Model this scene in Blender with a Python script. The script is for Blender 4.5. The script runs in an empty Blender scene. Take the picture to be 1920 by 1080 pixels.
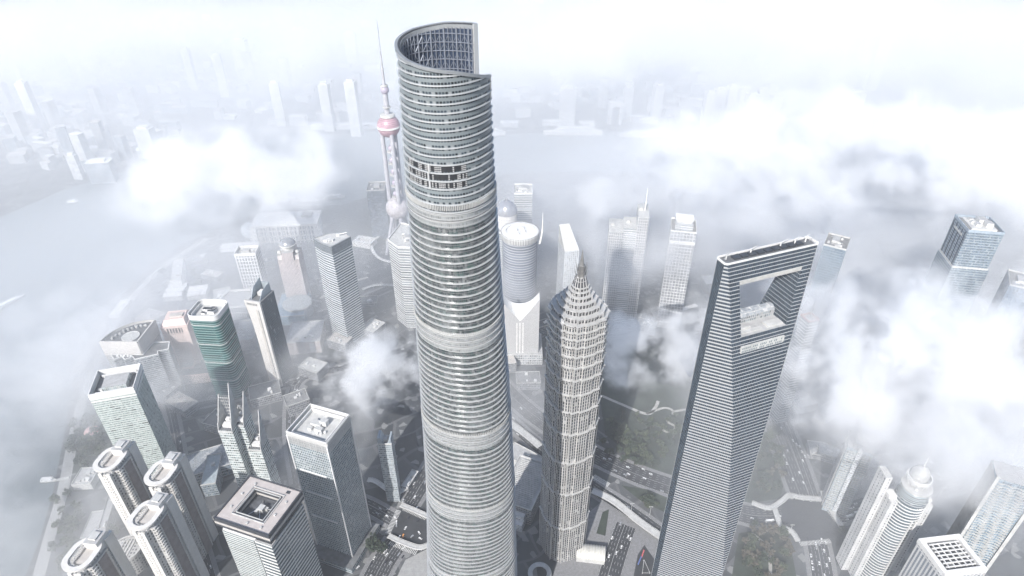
import bpy, math, random
from mathutils import Vector
from math import sin, cos, pi, radians

random.seed(7)
sc = bpy.context.scene
COL = sc.collection

# ---------------------------------------------------------------- camera
CH, PITCH, F = 701.6, radians(33.68), 1192.1
cam = bpy.data.cameras.new('camera')
cam_o = bpy.data.objects.new('camera', cam)
COL.objects.link(cam_o)
cam_o.location = (0, 0, CH)
cam_o.rotation_euler = (pi / 2 - PITCH, 0, 0)
cam.sensor_width = 36
cam.lens = F / 1920 * 36
cam.clip_start, cam.clip_end = 1, 80000
sc.camera = cam_o


def G(px, py, z=0.0):
    """surveyed point: where the sight line through a photo pixel reaches height z"""
    a = (px - 960) / F
    b = (540 - py) / F
    d = Vector((a, cos(PITCH) + b * sin(PITCH), -sin(PITCH) + b * cos(PITCH)))
    return Vector((0, 0, CH)) + d * ((z - CH) / d.z)


# ---------------------------------------------------------------- light
SUN_AZ, SUN_EL = radians(22), radians(38)          # behind the camera, a little to its left
sd = Vector((-sin(SUN_AZ) * cos(SUN_EL), -cos(SUN_AZ) * cos(SUN_EL), sin(SUN_EL)))
w = bpy.data.worlds.new('World')
sc.world = w
w.use_nodes = True
wn = w.node_tree
sky = wn.nodes.new('ShaderNodeTexSky')
sky.sky_type = 'NISHITA'
sky.sun_disc = False
sky.sun_elevation = SUN_EL
sky.sun_rotation = radians(180) + SUN_AZ
wn.links.new(sky.outputs[0], wn.nodes['Background'].inputs[0])
wn.nodes['Background'].inputs[1].default_value = 0.1
sl = bpy.data.lights.new('sun', 'SUN')
sl.energy = 4.2
sl.angle = radians(0.5)
sl.color = (1, 0.97, 0.935)
so = bpy.data.objects.new('sun', sl)
COL.objects.link(so)
so.rotation_euler = sd.to_track_quat('Z', 'Y').to_euler()


# ---------------------------------------------------------------- mesh builder
class MB:
    def __init__(s):
        s.v, s.f, s.uv, s.mi = [], [], [], []

    def face(s, pts, uvs=None, mi=0):
        n = len(s.v)
        s.v += [tuple(p) for p in pts]
        s.f.append(tuple(range(n, n + len(pts))))
        s.uv += uvs if uvs else [(p[0], p[1]) for p in pts]
        s.mi.append(mi)

    def wall(s, a, b, z0, z1, u0, mi=0, a2=None, b2=None):
        """vertical quad from plan point a to plan point b (outward on the right-hand side)"""
        a2 = a2 or a
        b2 = b2 or b
        l = math.hypot(b[0] - a[0], b[1] - a[1])
        s.face([(a[0], a[1], z0), (b[0], b[1], z0), (b2[0], b2[1], z1), (a2[0], a2[1], z1)],
               [(u0, z0), (u0 + l, z0), (u0 + l, z1), (u0, z1)], mi)
        return u0 + l

    def prism(s, poly, z0, z1, mi=0, mt=None, poly2=None, top=True, bottom=False):
        p2 = poly2 or poly
        u = 0
        n = len(poly)
        for i in range(n):
            j = (i + 1) % n
            u = s.wall(poly[i], poly[j], z0, z1, u, mi, p2[i], p2[j])
        if top:
            s.face([(p[0], p[1], z1) for p in p2], None, mi if mt is None else mt)
        if bottom:
            s.face([(p[0], p[1], z0) for p in reversed(poly)], None, mi if mt is None else mt)

    def box(s, cx, cy, z0, lx, ly, h, mi=0, mt=None, ang=0, bottom=False):
        c, q = cos(ang), sin(ang)
        s.prism([(cx + x * c - y * q, cy + x * q + y * c) for x, y in
                 ((-lx / 2, -ly / 2), (lx / 2, -ly / 2), (lx / 2, ly / 2), (-lx / 2, ly / 2))], z0, z0 + h, mi, mt, bottom=bottom)

    def ring(s, po, pi_, z0, z1, mi=0):
        n = len(po)
        u = 0
        for i in range(n):
            j = (i + 1) % n
            u2 = s.wall(po[i], po[j], z0, z1, u, mi)
            s.wall(pi_[j], pi_[i], z0, z1, u, mi)
            s.face([(*po[i], z1), (*po[j], z1), (*pi_[j], z1), (*pi_[i], z1)], None, mi)
            s.face([(*pi_[i], z0), (*pi_[j], z0), (*po[j], z0), (*po[i], z0)], None, mi)
            u = u2

    def tube(s, p, q, r, r2=None, n=6, mi=0):
        p, q = Vector(p), Vector(q)
        r2 = r if r2 is None else r2
        d = (q - p).normalized()
        e = d.cross(Vector((0, 0, 1)) if abs(d.z) < .9 else Vector((1, 0, 0))).normalized()
        g = d.cross(e)
        A = [p + (e * cos(2 * pi * k / n) + g * sin(2 * pi * k / n)) * r for k in range(n)]
        B = [q + (e * cos(2 * pi * k / n) + g * sin(2 * pi * k / n)) * r2 for k in range(n)]
        for k in range(n):
            j = (k + 1) % n
            s.face([A[j], A[k], B[k], B[j]], None, mi)
        s.face(B[::-1], None, mi)
        s.face(A, None, mi)

    def lathe(s, prof, cx=0, cy=0, n=32, mi=0, cap=True):
        for (r0, z0), (r1, z1) in zip(prof, prof[1:]):
            for k in range(n):
                a, b = 2 * pi * k / n, 2 * pi * (k + 1) / n
                u0, u1 = a * max(r0, r1), b * max(r0, r1)
                pts = [(cx + r0 * cos(a), cy + r0 * sin(a), z0), (cx + r0 * cos(b), cy + r0 * sin(b), z0),
                       (cx + r1 * cos(b), cy + r1 * sin(b), z1), (cx + r1 * cos(a), cy + r1 * sin(a), z1)]
                uv = [(u0, z0), (u1, z0), (u1, z1), (u0, z1)]
                if r1 < 1e-6:
                    pts, uv = pts[:3], uv[:3]
                elif r0 < 1e-6:
                    pts, uv = [pts[0], pts[2], pts[3]], [uv[0], uv[2], uv[3]]
                s.face(pts, uv, mi)
        if cap and prof[-1][0] > 1e-6:
            r, z = prof[-1]
            s.face([(cx + r * cos(2 * pi * k / n), cy + r * sin(2 * pi * k / n), z) for k in range(n)], None, mi)

    def sphere(s, c, r, n=24, mi=0, sz=1.0):
        m = n // 2
        s.lathe([(r * sin(pi * k / m), c[2] - r * sz * cos(pi * k / m)) for k in range(m + 1)], c[0], c[1], n, mi, False)

    def build(s, name, mats, parent=None, smooth=False):
        me = bpy.data.meshes.new(name)
        me.from_pydata(s.v, [], s.f)
        lay = me.uv_layers.new(name='UVMap')
        flat = [c for uv in s.uv for c in uv]
        lay.data.foreach_set('uv', flat)
        if not isinstance(mats, (list, tuple)):
            mats = [mats]
        for m in mats:
            me.materials.append(m)
        me.polygons.foreach_set('material_index', s.mi)
        if smooth:
            import bmesh
            bm = bmesh.new()
            bm.from_mesh(me)
            bmesh.ops.remove_doubles(bm, verts=bm.verts, dist=1e-4)
            bm.to_mesh(me)
            bm.free()
            me.polygons.foreach_set('use_smooth', [True] * len(me.polygons))
            try:
                me.set_sharp_from_angle(angle=radians(35))
            except Exception:
                pass
        me.update()
        o = bpy.data.objects.new(name, me)
        COL.objects.link(o)
        if parent:
            o.parent = parent
        return o


def tag(o, label=None, cat=None, group=None, kind=None):
    if label:
        o['label'] = label
    if cat:
        o['category'] = cat
    if group:
        o['group'] = group
    if kind:
        o['kind'] = kind
    return o


def thing(name, label, cat, loc, rz=0, group=None):
    o = bpy.data.objects.new(name, None)
    COL.objects.link(o)
    o.location = loc
    o.rotation_euler = (0, 0, rz)
    return tag(o, label, cat, group)


# ---------------------------------------------------------------- materials
def nodes(name):
    m = bpy.data.materials.new(name)
    m.use_nodes = True
    return m, m.node_tree, m.node_tree.nodes['Principled BSDF']


def math_n(nt, op, a, b=None, c=None, clamp=False):
    n = nt.nodes.new('ShaderNodeMath')
    n.operation = op
    n.use_clamp = clamp
    for i, x in enumerate((a, b, c)):
        if x is None:
            continue
        if isinstance(x, (int, float)):
            n.inputs[i].default_value = x
        else:
            nt.links.new(x, n.inputs[i])
    return n.outputs[0]


def mix_n(nt, fac, a, b):
    n = nt.nodes.new('ShaderNodeMix')
    n.data_type = 'RGBA'
    for s, x in ((n.inputs[0], fac), (n.inputs[6], a), (n.inputs[7], b)):
        if isinstance(x, (int, float)):
            s.default_value = x
        elif isinstance(x, tuple):
            s.default_value = (*x, 1)
        else:
            nt.links.new(x, s)
    return n.outputs[2]


def ramp2(nt, v, lo, hi):
    n = nt.nodes.new('ShaderNodeMapRange')
    n.inputs[1].default_value, n.inputs[2].default_value = lo, hi
    nt.links.new(v, n.inputs[0])
    return n.outputs[0]


MATS = {}


def plain(name, col, rough=.7, metal=0., var=.18, scale=.15, detail=4):
    """one surface with blotchy wear over two sizes"""
    if name in MATS:
        return MATS[name]
    m, nt, b = nodes(name)
    tc = nt.nodes.new('ShaderNodeTexCoord')
    n1 = nt.nodes.new('ShaderNodeTexNoise')
    n1.inputs['Scale'].default_value = scale
    n1.inputs['Detail'].default_value = detail
    n1.inputs['Roughness'].default_value = .65
    nt.links.new(tc.outputs['Object'], n1.inputs['Vector'])
    f = ramp2(nt, n1.outputs[0], .3, .7)
    nt.links.new(mix_n(nt, f, tuple(c * (1 - var) for c in col), tuple(min(1, c * (1 + var)) for c in col)), b.inputs['Base Color'])
    b.inputs['Roughness'].default_value = rough
    b.inputs['Metallic'].default_value = metal
    MATS[name] = m
    return m


def facade(name, wall, glass, fl=3.8, bay=1.6, sp=.35, mu=.18, jit=.6, dark=0., blinds=.12, rg=.16, metal=.0, spec=.6, wr=.6, vmode='and'):
    """curtain wall: storeys of height fl, bays of width bay; sp, mu = share of spandrel and mullion"""
    if name in MATS:
        return MATS[name]
    m, nt, b = nodes(name)
    uv = nt.nodes.new('ShaderNodeUVMap')
    sx = nt.nodes.new('ShaderNodeSeparateXYZ')
    nt.links.new(uv.outputs[0], sx.inputs[0])
    us = math_n(nt, 'DIVIDE', sx.outputs[0], bay)
    vs = math_n(nt, 'DIVIDE', sx.outputs[1], fl)
    fu, fv = math_n(nt, 'FRACT', us), math_n(nt, 'FRACT', vs)
    iu, iv = math_n(nt, 'FLOOR', us), math_n(nt, 'FLOOR', vs)
    mu_m = math_n(nt, 'GREATER_THAN', fu, mu)
    sp_m = math_n(nt, 'GREATER_THAN', fv, sp)
    win = math_n(nt, 'MULTIPLY', mu_m, sp_m)

    def cell(a, c):
        cv = nt.nodes.new('ShaderNodeCombineXYZ')
        nt.links.new(a, cv.inputs[0])
        nt.links.new(c, cv.inputs[1])
        wn_ = nt.nodes.new('ShaderNodeTexWhiteNoise')
        wn_.noise_dimensions = '2D'
        nt.links.new(cv.outputs[0], wn_.inputs['Vector'])
        return wn_.outputs['Value']
    r = cell(iu, iv)
    g = mix_n(nt, r, tuple(c * (1 - jit) for c in glass), tuple(min(1, c * (1 + jit)) for c in glass))
    if blinds:
        r2 = cell(math_n(nt, 'ADD', iu, 71.3), iv)
        bl = math_n(nt, 'LESS_THAN', r2, blinds)
        g = mix_n(nt, math_n(nt, 'MULTIPLY', bl, .7), g, tuple(.5 * x + .25 for x in wall))
    if dark:
        # runs of dark glass along a storey
        r3 = cell(math_n(nt, 'FLOOR', math_n(nt, 'DIVIDE', us, 4.0)), math_n(nt, 'ADD', iv, 33.7))
        g = mix_n(nt, math_n(nt, 'LESS_THAN', r3, dark), g, tuple(c * .35 for c in glass))
    tc = nt.nodes.new('ShaderNodeTexCoord')
    n1 = nt.nodes.new('ShaderNodeTexNoise')
    n1.inputs['Scale'].default_value = .06
    n1.inputs['Detail'].default_value = 4
    nt.links.new(tc.outputs['Object'], n1.inputs['Vector'])
    dirt = ramp2(nt, n1.outputs[0], .3, .7)
    wc = mix_n(nt, dirt, tuple(c * .86 for c in wall), tuple(min(1, c * 1.08) for c in wall))
    nt.links.new(mix_n(nt, win, wc, g), b.inputs['Base Color'])
    nt.links.new(mix_n(nt, win, (wr,) * 3, (rg,) * 3), b.inputs['Roughness'])
    nt.links.new(math_n(nt, 'MULTIPLY', win, metal), b.inputs['Metallic'])
    b.inputs['Specular IOR Level'].default_value = spec
    bp = nt.nodes.new('ShaderNodeBump')
    bp.inputs['Distance'].default_value = .35
    bp.inputs['Strength'].default_value = .8
    nt.links.new(math_n(nt, 'SUBTRACT', 1.0, win), bp.inputs['Height'])
    nt.links.new(bp.outputs[0], b.inputs['Normal'])
    MATS[name] = m
    return m


WHITE = plain('white_paint', (.62, .615, .605), .55, var=.08)
PALE = plain('pale_concrete', (.44, .44, .43), .75)
GREY = plain('grey_concrete', (.36, .36, .36), .8)
DGREY = plain('dark_roof', (.13, .135, .14), .85, var=.3)
STEEL = plain('steel', (.5, .51, .52), .35, .6, var=.1)
DSTEEL = plain('dark_steel', (.06, .065, .075), .5, .3)
ROOF = plain('roof_gravel', (.2, .2, .2), .9, var=.3, scale=.25)
WARM = plain('warm_stone', (.42, .395, .37), .75)
ASPH = plain('asphalt', (.035, .037, .042), .85, var=.3, scale=.06)
DARKGL = plain('dark_glass', (.03, .04, .055), .12, .2)
VOIDM = plain('dark_opening', (.012, .013, .016), .6)


def outline(poly, k):
    cx = sum(p[0] for p in poly) / len(poly)
    cy = sum(p[1] for p in poly) / len(poly)
    out = []
    for x, y in poly:
        d = math.hypot(x - cx, y - cy)
        out.append((cx + (x - cx) * (d + k) / d, cy + (y - cy) * (d + k) / d))
    return out


def rect_poly(lx, ly):
    return [(-lx / 2, -ly / 2), (lx / 2, -ly / 2), (lx / 2, ly / 2), (-lx / 2, ly / 2)]


def round_rect(lx, ly, r, n=6):
    out = []
    for cx, cy, a0 in ((lx / 2 - r, -ly / 2 + r, -90), (lx / 2 - r, ly / 2 - r, 0), (-lx / 2 + r, ly / 2 - r, 90), (-lx / 2 + r, -ly / 2 + r, 180)):
        for k in range(n + 1):
            a = radians(a0 + 90 * k / n)
            out.append((cx + r * cos(a), cy + r * sin(a)))
    return out


def fit(quad, h):
    """rectangle in plan whose roof corners (front left, front right, back right, back left) sit at height h"""
    p = [G(x, y, h) for x, y in quad]
    c = sum(p, Vector()) / 4
    a = ((p[1] - p[0]) + (p[2] - p[3])) / 2
    b = ((p[3] - p[0]) + (p[2] - p[1])) / 2
    t = math.atan2(a.y, a.x)
    t2 = math.atan2(b.y, b.x) - pi / 2
    t = t + (((t2 - t + pi) % (2 * pi)) - pi) / 2
    return c.x, c.y, a.length, b.length, t


def mb(fn, name, mats, parent=None, smooth=False):
    m = MB()
    fn(m)
    return m.build(name, mats, parent, smooth)


def rooftop(root, lx, ly, z, n=5, seed=0, mats=(PALE, GREY, WHITE), scale=1.0):
    """lift house, cooling units, pipes and vents of a flat roof, each a part"""
    r = random.Random(seed)
    m = MB()
    w_, d_ = lx * r.uniform(.3, .42), ly * r.uniform(.3, .42)
    m.box(lx * r.uniform(-.1, .1), ly * r.uniform(-.05, .15), z, w_, d_, 4.2 * scale, 0, 1)
    m.build('plant_room', [mats[0], mats[1]], root)
    for k in range(3):
        m = MB()
        a = r.random() < .5
        m.box(r.uniform(-.25, .25) * lx, r.uniform(-.34, .34) * ly, z, lx * .4 if a else 1.1, 1.1 if a else ly * .4, .9)
        m.build('roof_duct', mats[1], root)
    for k in range(n + 3):
        m = MB()
        x, y = r.uniform(-.36, .36) * lx, r.uniform(-.36, .36) * ly
        s = r.uniform(2, 4.5) * scale
        if k % 3 == 0:
            m.lathe([(s * .6, z), (s * .6, z + 2.2), (s * .45, z + 2.6)], x, y, 12)
            m.build('cooling_unit', mats[2], root)
        else:
            m.box(x, y, z, s, s * r.uniform(.6, 1.8), r.uniform(1.2, 3), 0)
            m.build('vent_unit', mats[r.randrange(3)], root)


def rect_tower(name, label, quad, h, fac, roofm=ROOF, edge=PALE, par=2.5, lean=0, units=5, seed=1, poly_fn=None, group=None, cat='skyscraper', z0=0, size=None, facade_name='curtain_wall'):
    cx, cy, lx, ly, t = fit(quad, h)
    if size:
        lx, ly = size
    root = thing(name, label, cat, (cx, cy, z0), t, group)
    poly = poly_fn(lx, ly) if poly_fn else rect_poly(lx, ly)
    m = MB()
    m.prism(poly, 0, h - par - z0, 0, top=False)
    m.build(facade_name, fac, root)
    m = MB()
    m.face([(x, y, h - par - .3 - z0) for x, y in outline(poly, -.3)], None, 0)
    m.build('roof', roofm, root)
    m = MB()
    m.ring(outline(poly, .35), outline(poly, -.9), h - par - z0, h - z0)
    m.build('parapet', edge, root)
    if units:
        rooftop(root, lx, ly, h - par - .3 - z0, units, seed)
    return root, lx, ly, poly


def lerp_tab(tab, z):
    if z <= tab[0][0]:
        return tab[0][1]
    for (a, x), (b, y) in zip(tab, tab[1:]):
        if z <= b:
            return x + (y - x) * (z - a) / (b - a)
    return tab[-1][1]


# ================================================================ the twisted tower
ST_X, ST_Y = -36.0, 342.0
ST_R = [(0, 44.5), (153, 41), (217, 38.1), (287, 35.2), (348, 33.3), (401, 31.6), (448, 29.6), (490, 28), (527, 26.7), (561, 25.7), (592, 24.9), (609, 24.5), (632, 24)]
ST_C = [(153, -1.5), (217, .7), (287, 3.2), (348, 3.4), (401, 3.2), (448, 2), (490, 1.3), (527, .7), (561, 0), (632, 0)]
RIM = [(45, 631), (90, 630.5), (135, 628), (180, 624.5), (230, 621), (287, 617), (330, 612), (360, 609)]
ST_N = 168


def st_ring(z, off=0.0):
    R = lerp_tab(ST_R, z)
    cx = lerp_tab(ST_C, z)
    tw = radians(22.5 + (609 - z) * 0.19)
    half = radians(22)
    out = []
    for k in range(ST_N):
        # finer steps across the groove
        ph = -pi + 2 * pi * k / ST_N
        r = R * (1 + .035 * cos(3 * ph))
        if abs(ph) < half:
            r *= 1 - .22 * (1 - abs(ph) / half)
        a = ph + tw
        out.append((cx + (r + off) * cos(a), (r + off) * sin(a), math.degrees(a) % 360))
    return out


def rim_h(a):
    a %= 360
    if a < 45:
        return 604.5
    return lerp_tab(RIM, a)


def st_glass():
    m, nt, b = nodes('tower_glass')
    uv = nt.nodes.new('ShaderNodeUVMap')
    sx = nt.nodes.new('ShaderNodeSeparateXYZ')
    nt.links.new(uv.outputs[0], sx.inputs[0])
    iu = math_n(nt, 'FLOOR', math_n(nt, 'DIVIDE', sx.outputs[0], 1.25))
    fu = math_n(nt, 'FRACT', math_n(nt, 'DIVIDE', sx.outputs[0], 1.25))
    iv = math_n(nt, 'FLOOR', math_n(nt, 'DIVIDE', sx.outputs[1], 2.25))
    cv = nt.nodes.new('ShaderNodeCombineXYZ')
    nt.links.new(iu, cv.inputs[0])
    nt.links.new(iv, cv.inputs[1])
    wn_ = nt.nodes.new('ShaderNodeTexWhiteNoise')
    wn_.noise_dimensions = '2D'
    nt.links.new(cv.outputs[0], wn_.inputs['Vector'])
    # painted reflections and the inner tower and braces behind the outer skin: broken vertical streaks and slanted struts
    n = nt.nodes.new('ShaderNodeTexNoise')
    n.inputs['Scale'].default_value = 1
    n.inputs['Detail'].default_value = 5
    n.inputs['Roughness'].default_value = .7
    mp = nt.nodes.new('ShaderNodeMapping')
    mp.inputs['Scale'].default_value = (.32, .16, 1)
    mp.inputs['Rotation'].default_value = (0, 0, .5)
    nt.links.new(uv.outputs[0], mp.inputs[0])
    nt.links.new(mp.outputs[0], n.inputs['Vector'])
    streak = ramp2(nt, n.outputs[0], .52, .74)
    v = math_n(nt, 'POWER', wn_.outputs['Value'], 2.2)
    f = math_n(nt, 'ADD', math_n(nt, 'MULTIPLY', v, .28), math_n(nt, 'MULTIPLY', streak, .5), clamp=True)
    col = mix_n(nt, f, (.015, .02, .024), (.4, .415, .41))
    green = ramp2(nt, n.outputs[0], .38, .5)
    col = mix_n(nt, math_n(nt, 'MULTIPLY', math_n(nt, 'SUBTRACT', 1.0, green), .5), col, (.05, .11, .095))
    big = nt.nodes.new('ShaderNodeTexNoise')  # large pale patches: uneven glass reflection painted into the colour
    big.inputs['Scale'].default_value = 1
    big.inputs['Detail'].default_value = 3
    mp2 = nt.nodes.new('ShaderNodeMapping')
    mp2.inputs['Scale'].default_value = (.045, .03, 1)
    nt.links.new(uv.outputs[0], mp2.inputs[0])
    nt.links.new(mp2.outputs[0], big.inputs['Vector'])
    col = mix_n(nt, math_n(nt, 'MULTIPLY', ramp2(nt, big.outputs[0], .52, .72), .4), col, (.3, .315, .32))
    mull = math_n(nt, 'LESS_THAN', fu, .16)
    col = mix_n(nt, math_n(nt, 'MULTIPLY', mull, .5), col, (.2, .21, .215))
    nt.links.new(col, b.inputs['Base Color'])
    b.inputs['Roughness'].default_value = .14
    b.inputs['Specular IOR Level'].default_value = .5
    MATS['tower_glass'] = m
    return m


ST_GLASS = st_glass()
ST_UP = facade('tower_upper_glass', (.17, .195, .205), (.022, .03, .038), 4.6, 1.7, .4, .3, .8, blinds=.12, rg=.25, wr=.4, spec=.35)
ST_LEDGE = plain('tower_ledge', (.66, .665, .665), .34, .55, var=.06)
ST_MECH = facade('tower_plant_band', (.33, .34, .34), (.19, .2, .205), 2.2, 1.1, .3, .25, .35, blinds=0, rg=.4)
ST_FRAME = plain('crown_steel', (.2, .22, .26), .45, .3, var=.15)
ST_INNER = plain('crown_inner_glass', (.035, .05, .085), .25, .1, var=.3)

MECH = [(0, 12), (66, 78), (118, 131), (196, 209), (276, 290), (357, 369), (440, 455), (528, 541)]


def in_mech(z):
    return any(a <= z < b for a, b in MECH)


def build_twisted():
    root = thing('twisted_skyscraper', 'tallest skyscraper, a silver twisted glass tower with a slanted open spiral top', 'skyscraper', (ST_X, ST_Y, 0))

    def strip(m, r0, r1, z0, z1, mi, rim=False, u_scale=1.0):
        u = 0
        for i in range(ST_N):
            j = (i + 1) % ST_N
            a, b, a2, b2 = r0[i], r0[j], r1[i], r1[j]
            l = math.hypot(a[0] - b[0], a[1] - b[1])
            za0 = zb0 = z0
            za1 = zb1 = z1
            if rim:
                ha, hb = rim_h(a[2]), rim_h(b[2])
                if abs(ha - hb) > 8:
                    ha = hb = max(min(ha, hb), 604.5)
                if z0 >= max(ha, hb):
                    u += l
                    continue
                za0, za1, zb0, zb1 = min(z0, ha), min(z1, ha), min(z0, hb), min(z1, hb)
            m.face([(a[0], a[1], za0), (b[0], b[1], zb0), (b2[0], b2[1], zb1), (a2[0], a2[1], za1)],
                   [(u, za0), (u + l, zb0), (u + l, zb1), (u, za1)], mi)
            u += l

    def flat(m, r0, r1, z, mi, rim=False):
        for i in range(ST_N):
            j = (i + 1) % ST_N
            if rim and z >= min(rim_h(r0[i][2]), rim_h(r0[j][2])) - .3:
                continue
            m.face([(*r0[i][:2], z), (*r0[j][:2], z), (*r1[j][:2], z), (*r1[i][:2], z)], None, mi)

    glass, ledge, mech = MB(), MB(), MB()
    z = 150.0
    step = 4.6
    while z < 628:
        upper = z > 541
        h = step
        top = z > 590
        m_ = in_mech(z)
        g0, g1 = st_ring(z, -.6), st_ring(z + h, -.6)
        if m_:
            strip(mech, st_ring(z, -.2), st_ring(z + h * .8, -.2), z, z + h * .8, 0)
            o, i_ = st_ring(z, .25), st_ring(z, -.6)
            strip(mech, o, o, z + h * .8, z + h * .92, 1)
            flat(mech, o, i_, z + h * .92, 1)
            flat(mech, i_, o, z + h * .8, 1)
            g2 = st_ring(z, -.6)
            strip(mech, g2, g2, z + h * .92, z + h, 2)
        else:
            strip(glass, g0, g1, z, z + h, 1 if upper else 0, top)
            o, i_ = st_ring(z, .2), st_ring(z, -.65)
            lh = .65 if upper else .72
            if not upper:
                tr, ti = st_ring(z + 2.7, -.38), st_ring(z + 2.7, -.65)
                strip(ledge, tr, tr, z + 2.7, z + 2.95, 2)
                flat(ledge, tr, ti, z + 2.95, 2)
            lm = 1 if upper else 0
            strip(ledge, o, o, z, z + lh, lm, top)
            flat(ledge, o, i_, z + lh, lm, top)
            flat(ledge, i_, o, z, lm, top)
        z += h
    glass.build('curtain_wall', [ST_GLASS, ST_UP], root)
    ledge.build('floor_ledges', [ST_LEDGE, plain('upper_ledge', (.45, .465, .475), .38, .2, var=.06), plain('transom', (.16, .165, .17), .4, .2)], root)
    mech.build('plant_floor_band', [ST_MECH, ST_LEDGE, VOIDM], root)
    # lower shaft, below the frame of the photograph: the same skin, plain
    m = MB()
    zz = 0.0
    while zz < 149.9:
        strip(m, st_ring(zz, -.75), st_ring(min(150, zz + 15), -.75), zz, min(150, zz + 15), 0)
        zz += 15
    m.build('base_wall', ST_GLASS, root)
    # crown rim
    m = MB()
    for off0, off1, dz0, dz1 in ((.55, -1.0, -1.3, .35), (-1.0, -2.4, -2.6, -.5)):
        o, i_ = st_ring(616, off0), st_ring(616, off1)
        for k in range(ST_N):
            j = (k + 1) % ST_N
            a, b, c, d = o[k], o[j], i_[j], i_[k]
            ha, hb = rim_h(a[2]), rim_h(b[2])
            if a[2] < 45 or b[2] < 45 or abs(ha - hb) > 5:
                continue
            m.face([(*a[:2], ha + dz0), (*b[:2], hb + dz0), (*b[:2], hb + dz1), (*a[:2], ha + dz1)])
            m.face([(*a[:2], ha + dz1), (*b[:2], hb + dz1), (*c[:2], hb + dz1), (*d[:2], ha + dz1)])
            m.face([(*c[:2], hb + dz0), (*d[:2], ha + dz0), (*d[:2], ha + dz1), (*c[:2], hb + dz1)])
    m.build('crown_rim', plain('rim_steel', (.27, .285, .3), .4, .3, var=.1), root)
    m = MB()
    o = st_ring(616, -1.7)
    for k in range(0, ST_N, 1):
        a = o[k]
        if a[2] < 45:
            continue
        m.box(a[0], a[1], rim_h(a[2]) - .5, .5, .5, .7, 0, ang=radians(a[2]))
    m.build('rim_clips', DSTEEL, root)  # small dark steel clips spaced round the crown rim
    # inner lining of the open crown
    m, fr = MB(), MB()
    i_ = st_ring(612, -2.4)
    zlo = 592
    for k in range(ST_N):
        j = (k + 1) % ST_N
        a, b = i_[k], i_[j]
        if a[2] < 45 or b[2] < 45:
            m.face([(*b[:2], zlo), (*a[:2], zlo), (*a[:2], 604), (*b[:2], 604)])
            continue
        ha, hb = rim_h(a[2]) - 1.5, rim_h(b[2]) - 1.5
        m.face([(*b[:2], zlo), (*a[:2], zlo), (*a[:2], ha), (*b[:2], hb)])
    m.build('crown_lining', ST_INNER, root)
    f_ = st_ring(612, -3.0)
    for k in range(ST_N):
        a = f_[k]
        if a[2] < 45:
            continue
        h = rim_h(a[2]) - 2
        if k % 3 == 0:
            fr.tube((a[0], a[1], zlo), (a[0], a[1], h), .3 if k % 9 else .55, n=5)
        b = f_[(k + 1) % ST_N]
        if b[2] < 45:
            continue
        for zz in (597, 602, 607, 612, 616.5, 621, 625.5):
            if zz < min(h, rim_h(b[2]) - 2):
                fr.tube((a[0], a[1], zz), (b[0], b[1], zz), .28, n=4)
        if k % 6 == 0:
            c = f_[(k + 6) % ST_N]
            for zz in (597, 607, 616.5):
                if zz + 8 < h and c[2] > 45:
                    fr.tube((a[0], a[1], zz), (c[0], c[1], zz + 8), .16, n=4)
                    fr.tube((c[0], c[1], zz), (a[0], a[1], zz + 8), .16, n=4)
    fr.build('crown_frame', ST_FRAME, root)
    m = MB()
    m.face([(x, y, 598.5) for x, y, _ in st_ring(600, -2.5)])
    m.build('crown_deck', DGREY, root)
    # the mast-like end edge of the spiral at its high tip and the pointed lip at its low end
    m = MB()
    for ang, hi in ((45.5, 631.2), (359.5, 609.6)):
        R = lerp_tab(ST_R, 616) * (1 + .035 * cos(3 * radians(ang - 22.5)))
        c, s_ = cos(radians(ang)), sin(radians(ang))
        m.box(c * (R - 1.2), s_ * (R - 1.2), 596, 3.0, 1.0, hi - 596, 0, ang=radians(ang))
    m.build('spiral_end_post', ST_LEDGE, root)
    # dark louvred openings on three plant storeys of the upper front
    panels = MB()
    slats = MB()
    for row, zc in enumerate((555.1, 559.7, 564.3)):
        o = st_ring(zc, -.45)
        for k in range(ST_N):
            a, b = o[k], o[(k + 1) % ST_N]
            if not (207 < a[2] < 296):
                continue
            panels.face([(a[0], a[1], zc + .9), (b[0], b[1], zc + .9), (b[0], b[1], zc + 4.3), (a[0], a[1], zc + 4.3)])
            r = random.random()
            if r < .42:
                ux, uy = (a[0] + b[0]) / 2 * 1.006, (a[1] + b[1]) / 2 * 1.006
                for q in range(3):
                    slats.box(ux, uy, zc + 1.0 + q * 1.05, .3, .8, .5, 0, ang=radians(a[2]))
    panels.build('louvre_opening', VOIDM, root)
    slats.build('louvre_slats', GREY, root)
    m = MB()
    for row, zc in enumerate((555.1, 559.7, 564.3)):
        o = st_ring(zc, .1)
        for k in range(ST_N):
            if o[k][2] > 250 and o[k - 1][2] <= 250:
                m.box(o[k][0], o[k][1], zc + .5, .8, 1.0, 4.2, 0, ang=radians(o[k][2]))
    m.build('louvre_post', ST_LEDGE, root)
    # bright sky-garden balconies on top of each plant band
    for zb in (290.5, 369.5, 455.5, 541.5):
        m = MB()
        o = st_ring(zb, .1)
        for k in range(0, ST_N):
            a = o[k]
            m.box(a[0], a[1], zb + 1.2, .5, .45, 2.9, 0, ang=radians(a[2]))
        m.build('balcony_fins', PALE, root)
    return root


build_twisted()


# ================================================================ the tiered tower with a spire
JM_X, JM_Y = 62.0, 482.0
JM_ROT = radians(-66)
JM_FAC = facade('tier_facade', (.43, .42, .405), (.06, .065, .075), 4.3, 2.7, .14, .44, .5, blinds=.06, rg=.25, wr=.42)
JM_FIN = plain('tier_metal', (.52, .515, .505), .4, .25, var=.08)
JM_SLOT = facade('crown_slots', (.44, .435, .43), (.035, .035, .04), 30, 3.2, .02, .36, .3, blinds=0, rg=.6, wr=.45)


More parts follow.
